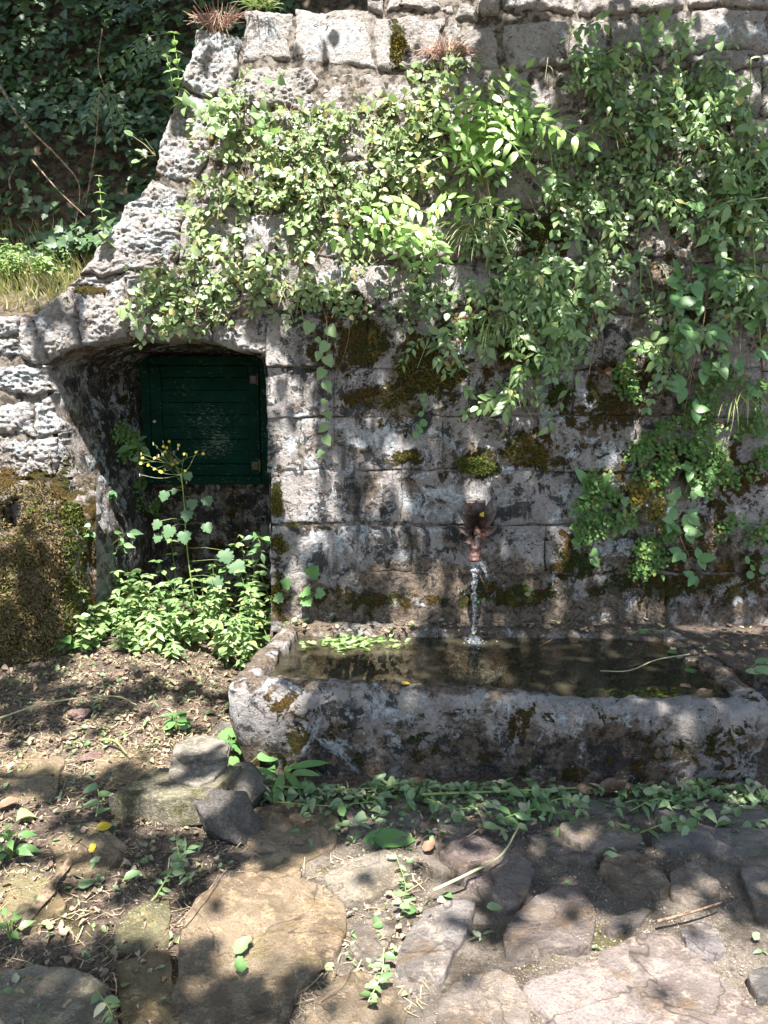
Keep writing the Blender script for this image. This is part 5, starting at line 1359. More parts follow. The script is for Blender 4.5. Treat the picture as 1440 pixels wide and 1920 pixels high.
# ================================================================ paving
FLAGS = [  # outline in the photograph's layout, colour, height
 ([(340, 1745), (372, 1692), (430, 1656), (520, 1650), (600, 1672), (642, 1712), (645, 1762), (612, 1815), (560, 1870), (525, 1960), (360, 1990), (338, 1900), (330, 1830)], (.235, .18, .12), .035),
 ([(208, 1742), (248, 1702), (312, 1680), (322, 1712), (318, 1764), (262, 1786), (216, 1780)], (.165, .15, .085), .02),
 ([(215, 1802), (268, 1792), (320, 1782), (326, 1850), (352, 2000), (240, 2000), (222, 1880)], (0.245, 0.188, 0.103), .022),
 ([(-40, 1835), (60, 1812), (140, 1820), (212, 1850), (236, 2000), (-60, 2000)], (0.233, 0.206, 0.158), .02),
 ([(446, 1622), (500, 1604), (548, 1600), (566, 1630), (556, 1674), (508, 1658), (462, 1642)], (0.245, 0.194, 0.125), .02),
 ([(610, 1652), (660, 1622), (728, 1604), (772, 1636), (752, 1664), (700, 1690), (652, 1697), (628, 1682)], (0.233, 0.200, 0.158), .028),
 ([(825, 1612), (850, 1590), (884, 1576), (950, 1600), (1000, 1630), (998, 1664), (972, 1708), (948, 1716), (900, 1684), (852, 1648)], (0.176, 0.138, 0.126), .035),
 ([(936, 1768), (960, 1728), (1004, 1694), (1048, 1666), (1080, 1674), (1112, 1718), (1106, 1778), (1074, 1796), (1030, 1790), (982, 1812), (948, 1800)], (0.158, 0.130, 0.114), .032),
 ([(745, 1802), (766, 1752), (800, 1718), (852, 1704), (894, 1702), (884, 1752), (850, 1800), (826, 1858), (790, 1848), (750, 1834)], (0.230, 0.206, 0.191), .03),
 ([(818, 1884), (862, 1852), (930, 1838), (962, 1852), (988, 1900), (1000, 1990), (830, 1990)], (0.233, 0.194, 0.164), .025),
 ([(980, 1866), (1060, 1836), (1150, 1794), (1204, 1772), (1262, 1776), (1336, 1834), (1400, 1900), (1470, 1960), (1440, 2040), (1110, 2040), (1040, 1930)], (.262, .218, .20), .032),
 ([(1120, 1640), (1136, 1622), (1186, 1614), (1222, 1636), (1252, 1676), (1232, 1692), (1190, 1692), (1148, 1674)], (0.207, 0.158, 0.114), .045),
 ([(1258, 1652), (1282, 1636), (1306, 1622), (1318, 1650), (1352, 1668), (1344, 1696), (1296, 1700), (1262, 1690)], (0.220, 0.187, 0.158), .04),
 ([(1048, 1566), (1090, 1550), (1150, 1556), (1206, 1588), (1150, 1600), (1110, 1618), (1070, 1598)], (0.164, 0.138, 0.119), .05),
 ([(990, 1578), (1030, 1572), (1066, 1600), (1116, 1624), (1100, 1634), (1050, 1618)], (0.170, 0.144, 0.126), .03),
 ([(1220, 1580), (1290, 1566), (1380, 1572), (1450, 1580), (1450, 1606), (1380, 1602), (1300, 1596), (1240, 1598)], (0.145, 0.132, 0.126), .05),
 ([(470, 1526), (520, 1512), (592, 1512), (640, 1546), (632, 1590), (566, 1622), (520, 1604), (462, 1592)], (0.250, 0.185, 0.120), .025),
 ([(648, 1530), (700, 1508), (770, 1506), (792, 1540), (760, 1580), (690, 1592), (652, 1572)], (0.195, 0.163, 0.138), .02),
 ([(800, 1520), (880, 1500), (980, 1508), (1010, 1540), (960, 1566), (880, 1566), (820, 1552)], (0.170, 0.144, 0.119), .02),
 ([(1128, 1752), (1160, 1730), (1204, 1708), (1222, 1712), (1200, 1738), (1152, 1762)], (0.158, 0.138, 0.132), .018),
 ([(1280, 1752), (1312, 1738), (1344, 1750), (1362, 1790), (1330, 1806), (1294, 1798)], (0.200, 0.180, 0.174), .02),
 ([(1396, 1842), (1424, 1828), (1480, 1838), (1480, 1892), (1420, 1890)], (0.132, 0.126, 0.121), .03),
 ([(1390, 1640), (1430, 1632), (1480, 1650), (1480, 1740), (1420, 1720), (1398, 1680)], (0.195, 0.169, 0.145), .03),
 ([(1020, 1510), (1120, 1500), (1200, 1516), (1180, 1544), (1090, 1544), (1036, 1538)], (0.170, 0.150, 0.132), .02),
 ([(1220, 1520), (1330, 1500), (1450, 1510), (1450, 1558), (1330, 1560), (1240, 1562)], (0.158, 0.138, 0.132), .025),
 ([(660, 1740), (720, 1712), (744, 1730), (726, 1790), (690, 1816), (654, 1790)], (0.200, 0.175, 0.151), .015),
 ([(600, 1860), (680, 1830), (740, 1850), (760, 1920), (700, 2000), (560, 2000), (566, 1910)], (0.210, 0.165, 0.115), .02),
 ([(0, 1420), (70, 1400), (120, 1430), (110, 1490), (40, 1510), (-20, 1480)], (0.207, 0.158, 0.103), .012),
 ([(90, 1560), (180, 1540), (240, 1590), (200, 1640), (110, 1640)], (0.220, 0.170, 0.109), .012),
 ([(20, 1620), (90, 1640), (120, 1700), (60, 1750), (-20, 1720)], (0.195, 0.164, 0.092), .012),
 ([(180, 1410), (260, 1396), (300, 1430), (250, 1470), (190, 1460)], (0.233, 0.176, 0.114), .012),
]
def flag(poly, colr, h):
    q = np.array(poly, float); n = len(q)
    s = np.linspace(0, n, 61)[:-1]; i = s.astype(int) % n; f = (s - s.astype(int))[:, None]
    a, b = q[i], q[(i + 1) % n]; p = a * (1 - f) + b * f
    for _ in range(1): p = .25 * np.roll(p, 1, 0) + .5 * p + .25 * np.roll(p, -1, 0)
    G = on_ground(p[:, 0], p[:, 1], .006); c = G.mean(0)
    h = h * .8; rad = fbm(G, 11, 4, 61, .65) * .022; d = G - c; G = c + d * (1 + rad / (np.linalg.norm(d, axis=1) + .05))[:, None]
    tilt = (U(-.03, .03), U(-.03, .03)); ang = U(0, PI); V = []
    ks = (1.02, 1.01, 1.0, .985, .95, .88, .77, .64, .5, .35, .18); zs = (-.03, h * .5, h * .88, h * .98, h, h, h, h, h, h, h)
    for k, z in zip(ks, zs):
        R = c + (G - c) * k; x, y = R[:, 0], R[:, 1]; b0 = c[2] * .4 + .6 * ground_z(x, y)
        P0 = np.stack([x, y, 0 * x], -1); strat = np.floor((x * math.cos(ang) + y * math.sin(ang)) * 7 + fbm(P0, 4, 3, 62) * 1.2)
        zz = b0 + z + (x - c[0]) * tilt[0] + (y - c[1]) * tilt[1] + (.008 * fbm(P0, 6, 4, 63) + .004 * np.sin(strat * 2.1) + .003 * fbm(P0, 40, 2, 64)) * (k < .999)
        V.append(np.stack([x, y, zz], -1))
    V = np.array(V).transpose(1, 0, 2); m = len(ks); F = grid_faces(60, m, True); V = V.reshape(-1, 3)
    V = np.concatenate([V, [[c[0], c[1], V[m - 1::m, 2].mean()]]]); ii = np.arange(60)
    o = part('flagstone', V, [F, np.stack([ii * m + m - 1, ((ii + 1) % 60) * m + m - 1, 0 * ii + len(V) - 1], -1)], M['flag'], ground)
    o.color = (*colr, 1)
for a in FLAGS: flag(*a)

# grit
def grit():
    n = 26000; px = RNG.uniform(-60, 1500, n); py = 1400 + 560 * RNG.uniform(0, 1, n) ** .8; P = on_ground(px, py)
    m = (P[:, 1] < 2.93) | (P[:, 0] < -.75); P = P[m]; n = len(P)
    den = fbm(P, 3.5, 3, 66); P = P[den > -.25]; n = len(P); P[:, 2] += .002
    s = RNG.lognormal(-6.35, .45, n)[:, None] * RNG.uniform(.6, 1.3, (n, 3)); V = np.array([(1, 0, 0), (-1, 0, 0), (0, 1, 0), (0, -1, 0), (0, 0, 1), (0, 0, -.6)], float)
    F = np.array([(0, 2, 4), (2, 1, 4), (1, 3, 4), (3, 0, 4), (2, 0, 5), (1, 2, 5), (3, 1, 5), (0, 3, 5)])
    a = RNG.uniform(0, 2 * PI, n); ca, sa = np.cos(a)[:, None], np.sin(a)[:, None]; W = V[None] * s[:, None]
    W = np.stack([W[..., 0] * ca - W[..., 1] * sa, W[..., 0] * sa + W[..., 1] * ca, W[..., 2]], -1) + P[:, None]
    m = NT('grit_grain'); r = m.n('ShaderNodeNewGeometry').outputs['Random Per Island']; c = m.mix(r, (.09, .07, .045), (.36, .29, .21)); mt = m.finish(c, .45, None, .5)
    solo('gravel', W.reshape(-1, 3), (F[None] + (np.arange(n) * 6)[:, None, None]).reshape(-1, 3), mt, 'fine pale grit and gravel between the flagstones', 'gravel', kind='stuff', smooth=False)
grit()

# ---- loose stones ------------------------------------------------------------------
def rock(name, label, px, py, sx, sy, sz, mat, rot=0.0, sq=1.0, lift=0.0, tilt=(0, 0), seed=1, cuts=16, rough=.035):
    c = on_ground(float(px), float(py)); n_t, n_p = 72, 46
    th = np.linspace(0, 2 * PI, n_t, endpoint=False); ph = np.linspace(-PI / 2 * .98, PI / 2 * .98, n_p); A, B = np.meshgrid(th, ph, indexing='ij')
    D = np.stack([np.cos(A) * np.cos(B), np.sin(A) * np.cos(B), np.sin(B)], -1); rg = np.random.default_rng(seed)
    r = np.ones(D.shape[:2])
    for k in range(cuts):
        nrm = unit(rg.normal(0, 1, 3)); dist = rg.uniform(.42, .64); dt = D @ nrm; r = np.where(dt > 1e-3, np.minimum(r, dist / np.maximum(dt, 1e-3)), r)
    r = r * (1 + rough * fbm(D * 1.0 + seed, 3, 4, seed)); P = D * r[..., None] * np.array([sx, sy, sz]); P[..., 0] += P[..., 2] * tilt[0]; P[..., 2] += P[..., 0] * tilt[1]
    cr, sr = math.cos(rot), math.sin(rot); P = np.stack([P[..., 0] * cr - P[..., 1] * sr, P[..., 0] * sr + P[..., 1] * cr, P[..., 2]], -1)
    V = P.reshape(-1, 3) + c + np.array([0, 0, sz * .45 + lift]); return solo(name, V, grid_faces(n_t, n_p, True), M[mat], label, 'stone')
rock('stone', 'rounded grey stone beside the brick at the trough corner', 458, 1510, .125, .13, .135, 'rock_grey', .4, seed=4, cuts=15)
rock('stone', 'dark angular stone wedged against the brick end', 415, 1562, .15, .125, .125, 'rock_dark', -.3, seed=9, cuts=14)
rock('stone', 'small reddish-brown rock on the littered earth', 152, 1345, .07, .055, .042, 'rock_red', .5, seed=12, rough=.15)
rock('stone', 'half-buried grey stone under the trough corner', 425, 1372, .085, .10, .055, 'rock_grey', .8, seed=15)
rock('stone', 'pale pebble-like stone at the littered edge near the frame', 34, 1492, .03, .03, .022, 'rock_red', .2, seed=18)
rock('stone', 'flat brown stone sunk in the bare earth', 165, 1420, .085, .05, .022, 'rock_red', .3, seed=21)
rock('stone', 'small stone at the foot of the rounded grey stone', 492, 1430, .05, .05, .05, 'rock_grey', .9, seed=25)
rock('stone', 'small reddish stone near the niche weeds', 268, 1262, .03, .03, .02, 'rock_red', .9, seed=28)
rock('stone', 'small tan stone behind the flat slab', 342, 1362, .05, .04, .02, 'rock_pale', .9, seed=31)
# squared block
def brick():
    g = on_ground(318., 1548.); a = -.06; hx, hy, hz = .185, .12, .06
    n = 22; Vs = []; Fs = []; off = 0
    def face(o, u, v, nu, nv):
        A, B = np.meshgrid(np.linspace(-1, 1, nu), np.linspace(-1, 1, nv), indexing='ij'); return o + A[..., None] * u + B[..., None] * v
    b = Bag(); ex, ey, ez = np.array([hx, 0, 0]), np.array([0, hy, 0]), np.array([0, 0, hz])
    for o, u, v in ((ez, ex, ey), (-ez, ey, ex), (-ey, ex, ez), (ey, ez, ex), (ex, ey, ez), (-ex, ez, ey)):
        P = face(o, u, v, 26, 14); b.add(P.reshape(-1, 3), grid_faces(26, 14))
    V, F = b.get(); H = np.array([hx, hy, hz]); rr = .008; inn = np.clip(V, -(H - rr), H - rr); d = V - inn; l = np.linalg.norm(d, axis=1, keepdims=True); V = np.where(l > 1e-6, inn + d / (l + 1e-9) * rr, V)
    V[:, 2] += .010 * V[:, 0] / hx; V += .004 * np.stack([fbm(V, 7, 3, 1), fbm(V, 7, 3, 2), fbm(V, 7, 3, 3)], -1) + .002 * np.stack([fbm(V, 50, 2, 4)] * 3, -1)
    V[:, 0] += .035 * (V[:, 1] / hy)
    cr, sr = math.cos(a), math.sin(a); V = np.stack([V[:, 0] * cr - V[:, 1] * sr, V[:, 0] * sr + V[:, 1] * cr, V[:, 2]], -1) + g + np.array([0, hy, hz - .008])
    solo('stone_block', V, F, M['brick'], 'squared mossy block lying under the flat slab stone', 'block'); return g
bg = brick()
def slab():
    # flat layered stone lying on the block: a broad lower leaf of rock and a broken upper one
    B = Bag()
    for pts, top, th, tilt in (([(316, 1446), (336, 1458), (372, 1466), (402, 1454), (424, 1434), (432, 1404), (400, 1392), (340, 1404), (320, 1424)], .142, .030, .10), ([(322, 1412), (330, 1390), (352, 1380), (372, 1374), (408, 1378), (430, 1396), (424, 1420), (392, 1428), (372, 1420), (344, 1426)], .160, .026, -.06)):
        z = bg[2] + top; q = np.array(pts, float); n = len(q) * 7; s_ = np.linspace(0, len(q), n + 1)[:-1]; i = s_.astype(int); f = (s_ - i)[:, None]; p = q[i] * (1 - f) + q[(i + 1) % len(q)] * f
        p = p + 2.2 * np.stack([fbm(np.stack([p[:, 0], p[:, 1], 0 * s_], -1), .09, 3, 3), fbm(np.stack([p[:, 0], p[:, 1], 0 * s_], -1), .09, 3, 4)], -1)
        G = on_z(p[:, 0], p[:, 1], z); c = G.mean(0); V = []
        for k, dz in ((.93, -th), (.99, -th * .9), (.985, -th * .55), (1.0, -th * .45), (1.0, -.005), (.985, 0), (.93, .0), (.84, 0), (.72, 0), (.6, 0), (.46, 0), (.3, 0), (.14, 0)):
            R = c + (G - c) * k; R[:, 2] = z + dz + (R[:, 1] - c[1]) * tilt + (R[:, 0] - c[0]) * .04 + .006 * fbm(R, 14, 4, 5) * (dz > -.01); V.append(R)
        V = np.array(V).transpose(1, 0, 2); m = V.shape[1]; F = grid_faces(n, m, True); ii = np.arange(n); V = np.concatenate([V.reshape(-1, 3), [[c[0], c[1], z]]]); o = B.n
        B.V.append(V); B.n += len(V); B.F.setdefault(4, []).append(F + o); B.F.setdefault(3, []).append(np.stack([ii * m + m - 1, ((ii + 1) % n) * m + m - 1, 0 * ii + len(V) - 1], -1) + o)
    V, F = B.get(); solo('slab_stone', V, F, M['rock_pale'], 'flat pale layered stone resting on the squared block', 'stone')
slab()

# ---- litter, cut greens, sticks ----------------------------------------------------------
def flat_leaves(P, tpl, S, tiltk=.35):
    n = len(P); a = RNG.uniform(0, 2 * PI, n); D = np.stack([np.cos(a), np.sin(a), RNG.normal(0, .18, n)], -1); N = unit(np.array([0, 0, 1.0]) + RNG.normal(0, tiltk, (n, 3)))
    return leaf_batch(tpl, P, D, N, S, RNG.uniform(.7, 1.2, n))
def litter(name, label, boxes, mats, tpls, smin, smax, lift=.006, seed=0, kind='stuff'):
    bag = {}
    for (x0, x1, y0, y1, n) in boxes:
        px = RNG.uniform(x0, x1, n); py = RNG.uniform(y0, y1, n); P = on_ground(px, py); den = fbm(P, 5, 3, 90 + seed) + RNG.normal(0, .5, n)
        P = P[(den > -.35) & ~((P[:, 1] > 2.9) & (P[:, 0] > -.66))]; P[:, 2] += RNG.uniform(.002, lift * 2, len(P))
        for t in tpls:
            k = RNG.uniform(0, 1, len(P)) < 1 / len(tpls); V, F = flat_leaves(P[k], t, smin + (smax - smin) * RNG.uniform(0, 1, k.sum()) ** 1.8)
            b = bag.setdefault(0, Bag())
            o = b.n; b.V.append(V); b.n += len(V)
            for f in F: b.F.setdefault(f.shape[1], []).append(f + o)
    V, F = bag[0].get(); solo(name, V, F, L[mats], label, 'litter', kind=kind)
litter('leaf_litter', 'dry brown leaf litter over the earth beside the trough', [(-400, -40, 1190, 1900, 1500), (-40, 520, 1190, 1400, 4200), (-40, 420, 1390, 1650, 1500), (-40, 480, 1640, 1950, 600), (560, 1440, 1460, 1580, 300), (600, 800, 1560, 1900, 200)], 'litter', ('scrap', 'curled', 'long'), .007, .034, .01)
litter('leaf_litter', 'pale green clipped leaf scraps strewn over earth and paving', [(-40, 520, 1215, 1420, 600), (-40, 420, 1400, 1650, 200), (-40, 380, 1640, 1950, 120), (600, 780, 1560, 1900, 160), (800, 1440, 1560, 1800, 70), (420, 660, 1560, 1900, 60)], 'clip', ('scrap', 'long', 'lance'), .012, .042, .012, 3)
litter('leaf_litter', 'heap of freshly cut leaves along the trough foot', [(480, 1440, 1455, 1520, 2200), (560, 1440, 1480, 1590, 1100), (480, 640, 1440, 1520, 400)], 'clip', ('serrate', 'lance', 'scrap', 'long', 'curled'), .014, .068, .03, 5)
def straw():
    px = np.concatenate([RNG.uniform(-40, 520, 3400), RNG.uniform(-40, 800, 1500)]); py = np.concatenate([RNG.uniform(1215, 1480, 3400), RNG.uniform(1420, 1920, 1500)]); P = on_ground(px, py, .006)
    P = P[~((P[:, 1] > 2.9) & (P[:, 0] > -.66))]; n = len(P); a = RNG.uniform(0, 2 * PI, n); l = RNG.lognormal(-3.3, .5, n)
    D = np.stack([np.cos(a), np.sin(a), RNG.normal(0, .12, n)], -1) * l[:, None]; E = np.stack([-np.sin(a), np.cos(a), 0 * a], -1) * RNG.uniform(.0006, .0016, n)[:, None]; H = np.array([0, 0, .0012])
    B = D * .5 + np.stack([-np.sin(a), np.cos(a), .4 + 0 * a], -1) * (RNG.normal(0, .12, n) * l)[:, None]
    V = np.stack([P - E, P + E, P + B + H - E, P + B + H + E, P + D - E * .5, P + D + E * .5], 1).reshape(-1, 3); o = (np.arange(n) * 6)[:, None]
    m = NT('straw'); r = m.n('ShaderNodeNewGeometry').outputs['Random Per Island']; mt = m.finish(m.mix(r, (.16, .10, .06), (.46, .38, .24)), .7)
    solo('straw_litter', V, np.concatenate([o + [0, 1, 3, 2], o + [2, 3, 5, 4]]), mt, 'dry stalks and straw scattered over the littered earth', 'straw', kind='stuff')
straw()

def ground_stem(label, pts, r, mat, n=0, tpl='lance', lm='clip', size=.06, name='plant_clipping', cat='clipping', lift=.02):
    P = bez([on_ground(float(x), float(y), lift + dz) for x, y, dz in pts], 10); pl = Plant(name, label, cat, P[0]); pl.stem(P, np.linspace(r, r * .55, len(P)), mat, 6)
    for i in range(n):
        k = int((.15 + .85 * i / max(1, n - 1)) * (len(P) - 1)); d = unit(P[min(k + 1, len(P) - 1)] - P[max(k - 1, 0)]); sd = np.array([-d[1], d[0], 0]) * (1 if i % 2 else -1)
        pl.leaf(tpl, lm, P[k], unit(sd + d * U(-.3, .9) + R3(.35)), unit(np.array([0, -.3, 1]) + R3(.55)), size * U(.45, 1.15), U(.7, 1.1))
    pl.finish(single=60)
for lab, pts, r, mt, n, tp, s in (
    ('long green cut stalk lying along the trough foot', [(790, 1492, .03), (900, 1486, .03), (1010, 1484, .03), (1080, 1476, .03)], .006, 'stem', 4, 'lance', .07),
    ('leafy cut stem at the trough foot below the overflow', [(980, 1530, .02), (1060, 1500, .03), (1120, 1560, .02), (1130, 1605, .01)], .004, 'stem', 10, 'serrate', .07),
    ('leafy cut stem trailing from the trough corner plants', [(500, 1470, .02), (600, 1478, .03), (700, 1480, .03), (780, 1470, .02)], .004, 'stem', 16, 'serrate', .07),
    ('second leafy cut stem crossing under the trough corner', [(520, 1500, .02), (620, 1510, .03), (720, 1500, .03)], .003, 'stem', 12, 'lance', .07),
    ('dense leafy clipping at the middle of the trough foot', [(800, 1500, .03), (860, 1520, .03), (930, 1500, .03)], .003, 'stem', 14, 'serrate', .075),
    ('dense leafy clipping in front of the trough end', [(1180, 1520, .02), (1240, 1500, .03), (1320, 1530, .02)], .003, 'stem', 14, 'serrate', .075),
    ('broad-leaved clipping with glossy dark leaves on the wet paving', [(1200, 1560, .02), (1270, 1540, .03), (1310, 1570, .02)], .003, 'stem', 9, 'balm', .075),
    ('clipping lying by the frame edge at the trough end', [(1360, 1520, .02), (1410, 1490, .03), (1450, 1510, .02)], .003, 'stem', 10, 'serrate', .07),
    ('clipping of pointed leaves between trough and dark flagstone', [(940, 1540, .02), (1000, 1520, .03), (1070, 1530, .02)], .003, 'stem', 12, 'lance', .08),
    ('green peeled stick lying across the dark square flagstone', [(812, 1672, .03), (880, 1640, .05), (940, 1606, .05), (975, 1550, .04)], .0055, 'pale_stem', 0, 'lance', .05),
    ('long thin tan twig lying across the big brown flagstone', [(258, 1798, .02), (330, 1730, .05), (380, 1680, .05), (424, 1630, .03)], .0028, 'wood', 0, 'lance', .05),
    ('broken brown twig on the wet paving right of the dark flagstones', [(1232, 1730, .02), (1300, 1712, .03), (1352, 1690, .03)], .005, 'twig', 0, 'lance', .05),
    ('thin stick poking from the cut leaves toward the paving', [(860, 1580, .02), (900, 1556, .03), (960, 1500, .03)], .003, 'twig', 0, 'lance', .05),
    ('long curved dry stem over the littered earth', [(0, 1345, .02), (90, 1316, .03), (210, 1304, .03), (256, 1318, .02)], .0045, 'pale_stem', 0, 'lance', .05),
    ('bent green twig on the bare earth', [(190, 1382, .02), (215, 1385, .03), (238, 1412, .01)], .006, 'stem', 0, 'lance', .05),
    ('red-brown shoot rising beside the trough corner', [(488, 1400, .0), (480, 1385, .06), (472, 1368, .12)], .003, 'red_twig', 0, 'lance', .05),
    ('thin brown twig by the brick on the littered earth', [(225, 1560, .01), (232, 1530, .03), (236, 1500, .03)], .002, 'red_twig', 0, 'lance', .05),
    ('small dark twig on the lower paving near the frame foot', [(600, 1880, .01), (640, 1850, .02), (668, 1800, .02)], .0015, 'twig', 0, 'lance', .05),
    ('clipped weed lying on the earth before the brick', [(290, 1680, .02), (320, 1630, .04), (350, 1590, .06)], .003, 'stem', 12, 'lance', .055),
    ('second clipped weed beside the dark angular stone', [(360, 1650, .02), (340, 1620, .04), (330, 1570, .08)], .0025, 'stem', 10, 'ovate', .045),
    ('clipped nettle sprig on the lower littered paving', [(180, 1850, .02), (210, 1900, .03), (195, 1930, .02)], .002, 'stem', 8, 'ovate', .05),
    ('leafy clipping strewn down the middle of the paving', [(740, 1600, .02), (760, 1660, .03), (750, 1700, .02)], .002, 'stem', 8, 'scrap', .05),
    ('yellowing clipping on the lower middle paving', [(720, 1780, .02), (715, 1830, .03), (690, 1880, .02)], .002, 'pale_stem', 10, 'scrap', .045),
    ('pair of broad round leaves on a cut stem on the earth', [(180, 1530, .02), (186, 1500, .04), (182, 1470, .04)], .003, 'stem', 3, 'balm', .07)):
    ground_stem(lab, pts, r, mt, int(n * 1.6), {'serrate': 'lance', 'balm': 'serrate'}.get(tp, tp), 'clip' if s < .08 else 'bramble', s * .8)
L['dead'] = mat_leaf('dead_leaf', (.05, .025, .02), (.10, .05, .04), None, .1, .45, .4)
def bark_strip():
    P = bez([on_ground(30., 1740., .015), on_ground(80., 1680., .025), on_ground(132., 1612., .02)], 14); sd = unit(np.cross(np.gradient(P, axis=0), [0, 0, 1])); n = len(P); w = (.022 + .008 * fbm(P, 20, 2, 3))[:, None] * np.linspace(1, .6, n)[:, None]
    V = np.concatenate([P - sd * w, P - sd * w * .4 + [0, 0, .014], P + sd * w * .3 + [0, 0, .010], P + sd * w]); a = np.arange(n - 1)
    solo('bark_strip', V, np.concatenate([np.stack([a + n * k, a + 1 + n * k, a + 1 + n * (k + 1), a + n * (k + 1)], -1) for k in range(3)]), M['wood'], 'split strip of dry brown wood lying on the mossy earth', 'wood strip')
bark_strip()
def one_leaf(label, px, py, size, mat, tpl='ovate', ang=0.0, lift=.02, tilt=.2, name='fallen_leaf', p=None):
    c = on_ground(float(px), float(py), lift) if p is None else np.array(p); d = unit([math.cos(ang), math.sin(ang), .08]); V, F = leaf_batch(tpl, [c - d * size * .5], [d], [unit(np.array([0, -tilt, 1.0]))], [size])
    solo(name, V, F, L[mat], label, 'leaf')
one_leaf('big green dock leaf lying before the trough', 730, 1568, .19, 'bramble', 'dock', .12, .03, .25)
one_leaf('bright yellow leaf standing on the earth near the brick', 197, 1545, .06, 'yellow', 'ovate', .9, .03, .7)
one_leaf('yellow leaf lying below the bright yellow one', 166, 1585, .065, 'yellow', 'ovate', 2.4, .02, .4)
one_leaf('small yellow leaf on the trough rim', 0, 0, .04, 'yellow', 'ovate', .3, p=(.09, 3.04, .412))
one_leaf('curled dark brown leaf against the trough foot', 1150, 1478, .11, 'dead', 'scrap', .1, .03, .3)
one_leaf('crumpled brown leaf on the trough end corner', 0, 0, .07, 'dead', 'scrap', .2, p=(1.30, 2.98, .385))
one_leaf('rust-brown leaf caught on the wall under the drooping plant', 0, 0, .09, 'brown', 'curled', -1.2, p=tuple(on_wall(1135., 700., .06)))
one_leaf('pale green torn leaf near the lower paving', 165, 1648, .07, 'clip', 'serrate', 1.2)
one_leaf('bluish torn leaf on the earth before the brick', 250, 1640, .06, 'clip', 'scrap', .2)
one_leaf('orange-brown dead leaf at the littered frame edge', 18, 1510, .08, 'brown', 'scrap', .3)
one_leaf('tan curled leaf on the earth right of the orange one', 50, 1535, .07, 'litter', 'curled', .7)
one_leaf('reddish leaf on the paving by the thin stick', 805, 1590, .06, 'brown', 'scrap', .9)
one_leaf('small green leaf on the pink flagstone', 1118, 1862, .045, 'clip', 'ovate', .5)
one_leaf('torn green leaf in the middle of the big brown flagstone', 455, 1770, .065, 'clip', 'scrap', 1.0, .05)
one_leaf('second torn leaf lower on the big brown flagstone', 450, 1806, .05, 'bramble', 'scrap', 2.0, .05)
one_leaf('pale leaf on the dark square flagstone', 928, 1700, .05, 'clip', 'ovate', .1, .05)
one_leaf('light leaf at the paving middle beside the pale flagstone', 770, 1705, .06, 'clip', 'ovate', 1.4, .03)
# in and on the trough
def water_pt(px, py): return on_z(float(px), float(py), WZ + .004)
for lab, px, py, s, mt, tp, a in (('green leaf floating near the trough end', 1268, 1222, .09, 'bramble', 'ovate', .1), ('second floating leaf by the twig in the trough', 1300, 1258, .08, 'bramble', 'ovate', -.4), ('floating leaf under the spout side', 958, 1186, .06, 'weed', 'ovate', .2),
                                  ('brown leaf floating at the trough end', 1290, 1285, .07, 'litter', 'ovate', 0), ('pale leaf floating against the front rim', 905, 1298, .05, 'clip', 'scrap', .5), ('small white-green leaf floating at the near end', 640, 1220, .045, 'clip', 'ovate', .6)):
    one_leaf(lab, 0, 0, s, mt, tp, a, p=tuple(water_pt(px, py)), tilt=.05)
n = 120; q = np.stack([RNG.normal(660, 50, n), RNG.normal(1204, 8, n)], -1); P = on_z(q[:, 0], q[:, 1], WZ + .006); V, F = flat_leaves(P, 'scrap', RNG.uniform(.015, .055, n), .12); solo('floating_scraps', V, F, L['weed'], 'raft of small green scraps floating at the back of the trough', 'leaf scraps', kind='stuff')
n = 60; q = np.stack([RNG.normal(1215, 40, n), RNG.normal(1302, 5, n)], -1); P = on_z(q[:, 0], q[:, 1], WZ + .004); V, F = flat_leaves(P, 'scrap', RNG.uniform(.012, .035, n), .1); solo('floating_scraps', V, F, L['moss_green'], 'scum of plant scraps floating along the front rim', 'leaf scraps', kind='stuff')
P = bez([water_pt(1125, 1262) + [0, 0, .01], water_pt(1180, 1262) + [0, 0, .012], water_pt(1230, 1245) + [0, 0, .02], water_pt(1292, 1238) + [0, 0, .03]], 8); V, F = tube(P, np.linspace(.002, .0035, len(P)), 5); solo('twig', V, F, M['pale_stem'], 'pale twig lying in the water near the trough end', 'twig')
P = bez([on_z(1010., 1212., .38), on_z(1040., 1195., .40), on_z(1070., 1165., .43)], 8); V, F = tube(P, .002, 5); solo('twig', V, F, M['twig'], 'thin twig leaning on the back rim of the trough', 'twig')
# greens on the soil behind the trough
for lab, pts, n, tp, s in (('leafy sprig lying on the soil behind the trough middle', [(1060, 1165), (1090, 1145), (1115, 1135)], 10, 'lance', .08), ('pale clippings on the soil at the wall end', [(1300, 1150), (1350, 1140), (1410, 1150)], 16, 'serrate', .085), ('broad leaf clipping on the soil near the frame edge', [(1400, 1260), (1425, 1240), (1450, 1255)], 6, 'dock', .10),
                           ('small clipping on the soil bank', [(1180, 1190), (1210, 1180), (1250, 1185)], 8, 'ovate', .04), ('clippings at the niche end of the trough back', [(540, 1175), (580, 1165), (620, 1160)], 12, 'scrap', .045)):
    P = bez([on_z(float(x), float(y), .40) for x, y in pts], 8); pl = Plant('cut_sprig', lab, 'sprig', P[0]); pl.stem(P, .0025, 'stem', 4)
    for i in range(n):
        k = int(i / (n - 1) * (len(P) - 1)); a = U(0, 2 * PI); pl.leaf(tp, 'clip', P[k] + R3(.012), unit([math.cos(a), math.sin(a) * .6, .1]), unit(np.array([0, -.4, 1]) + R3(.25)), s * U(.7, 1.2))
    pl.finish(single=30)
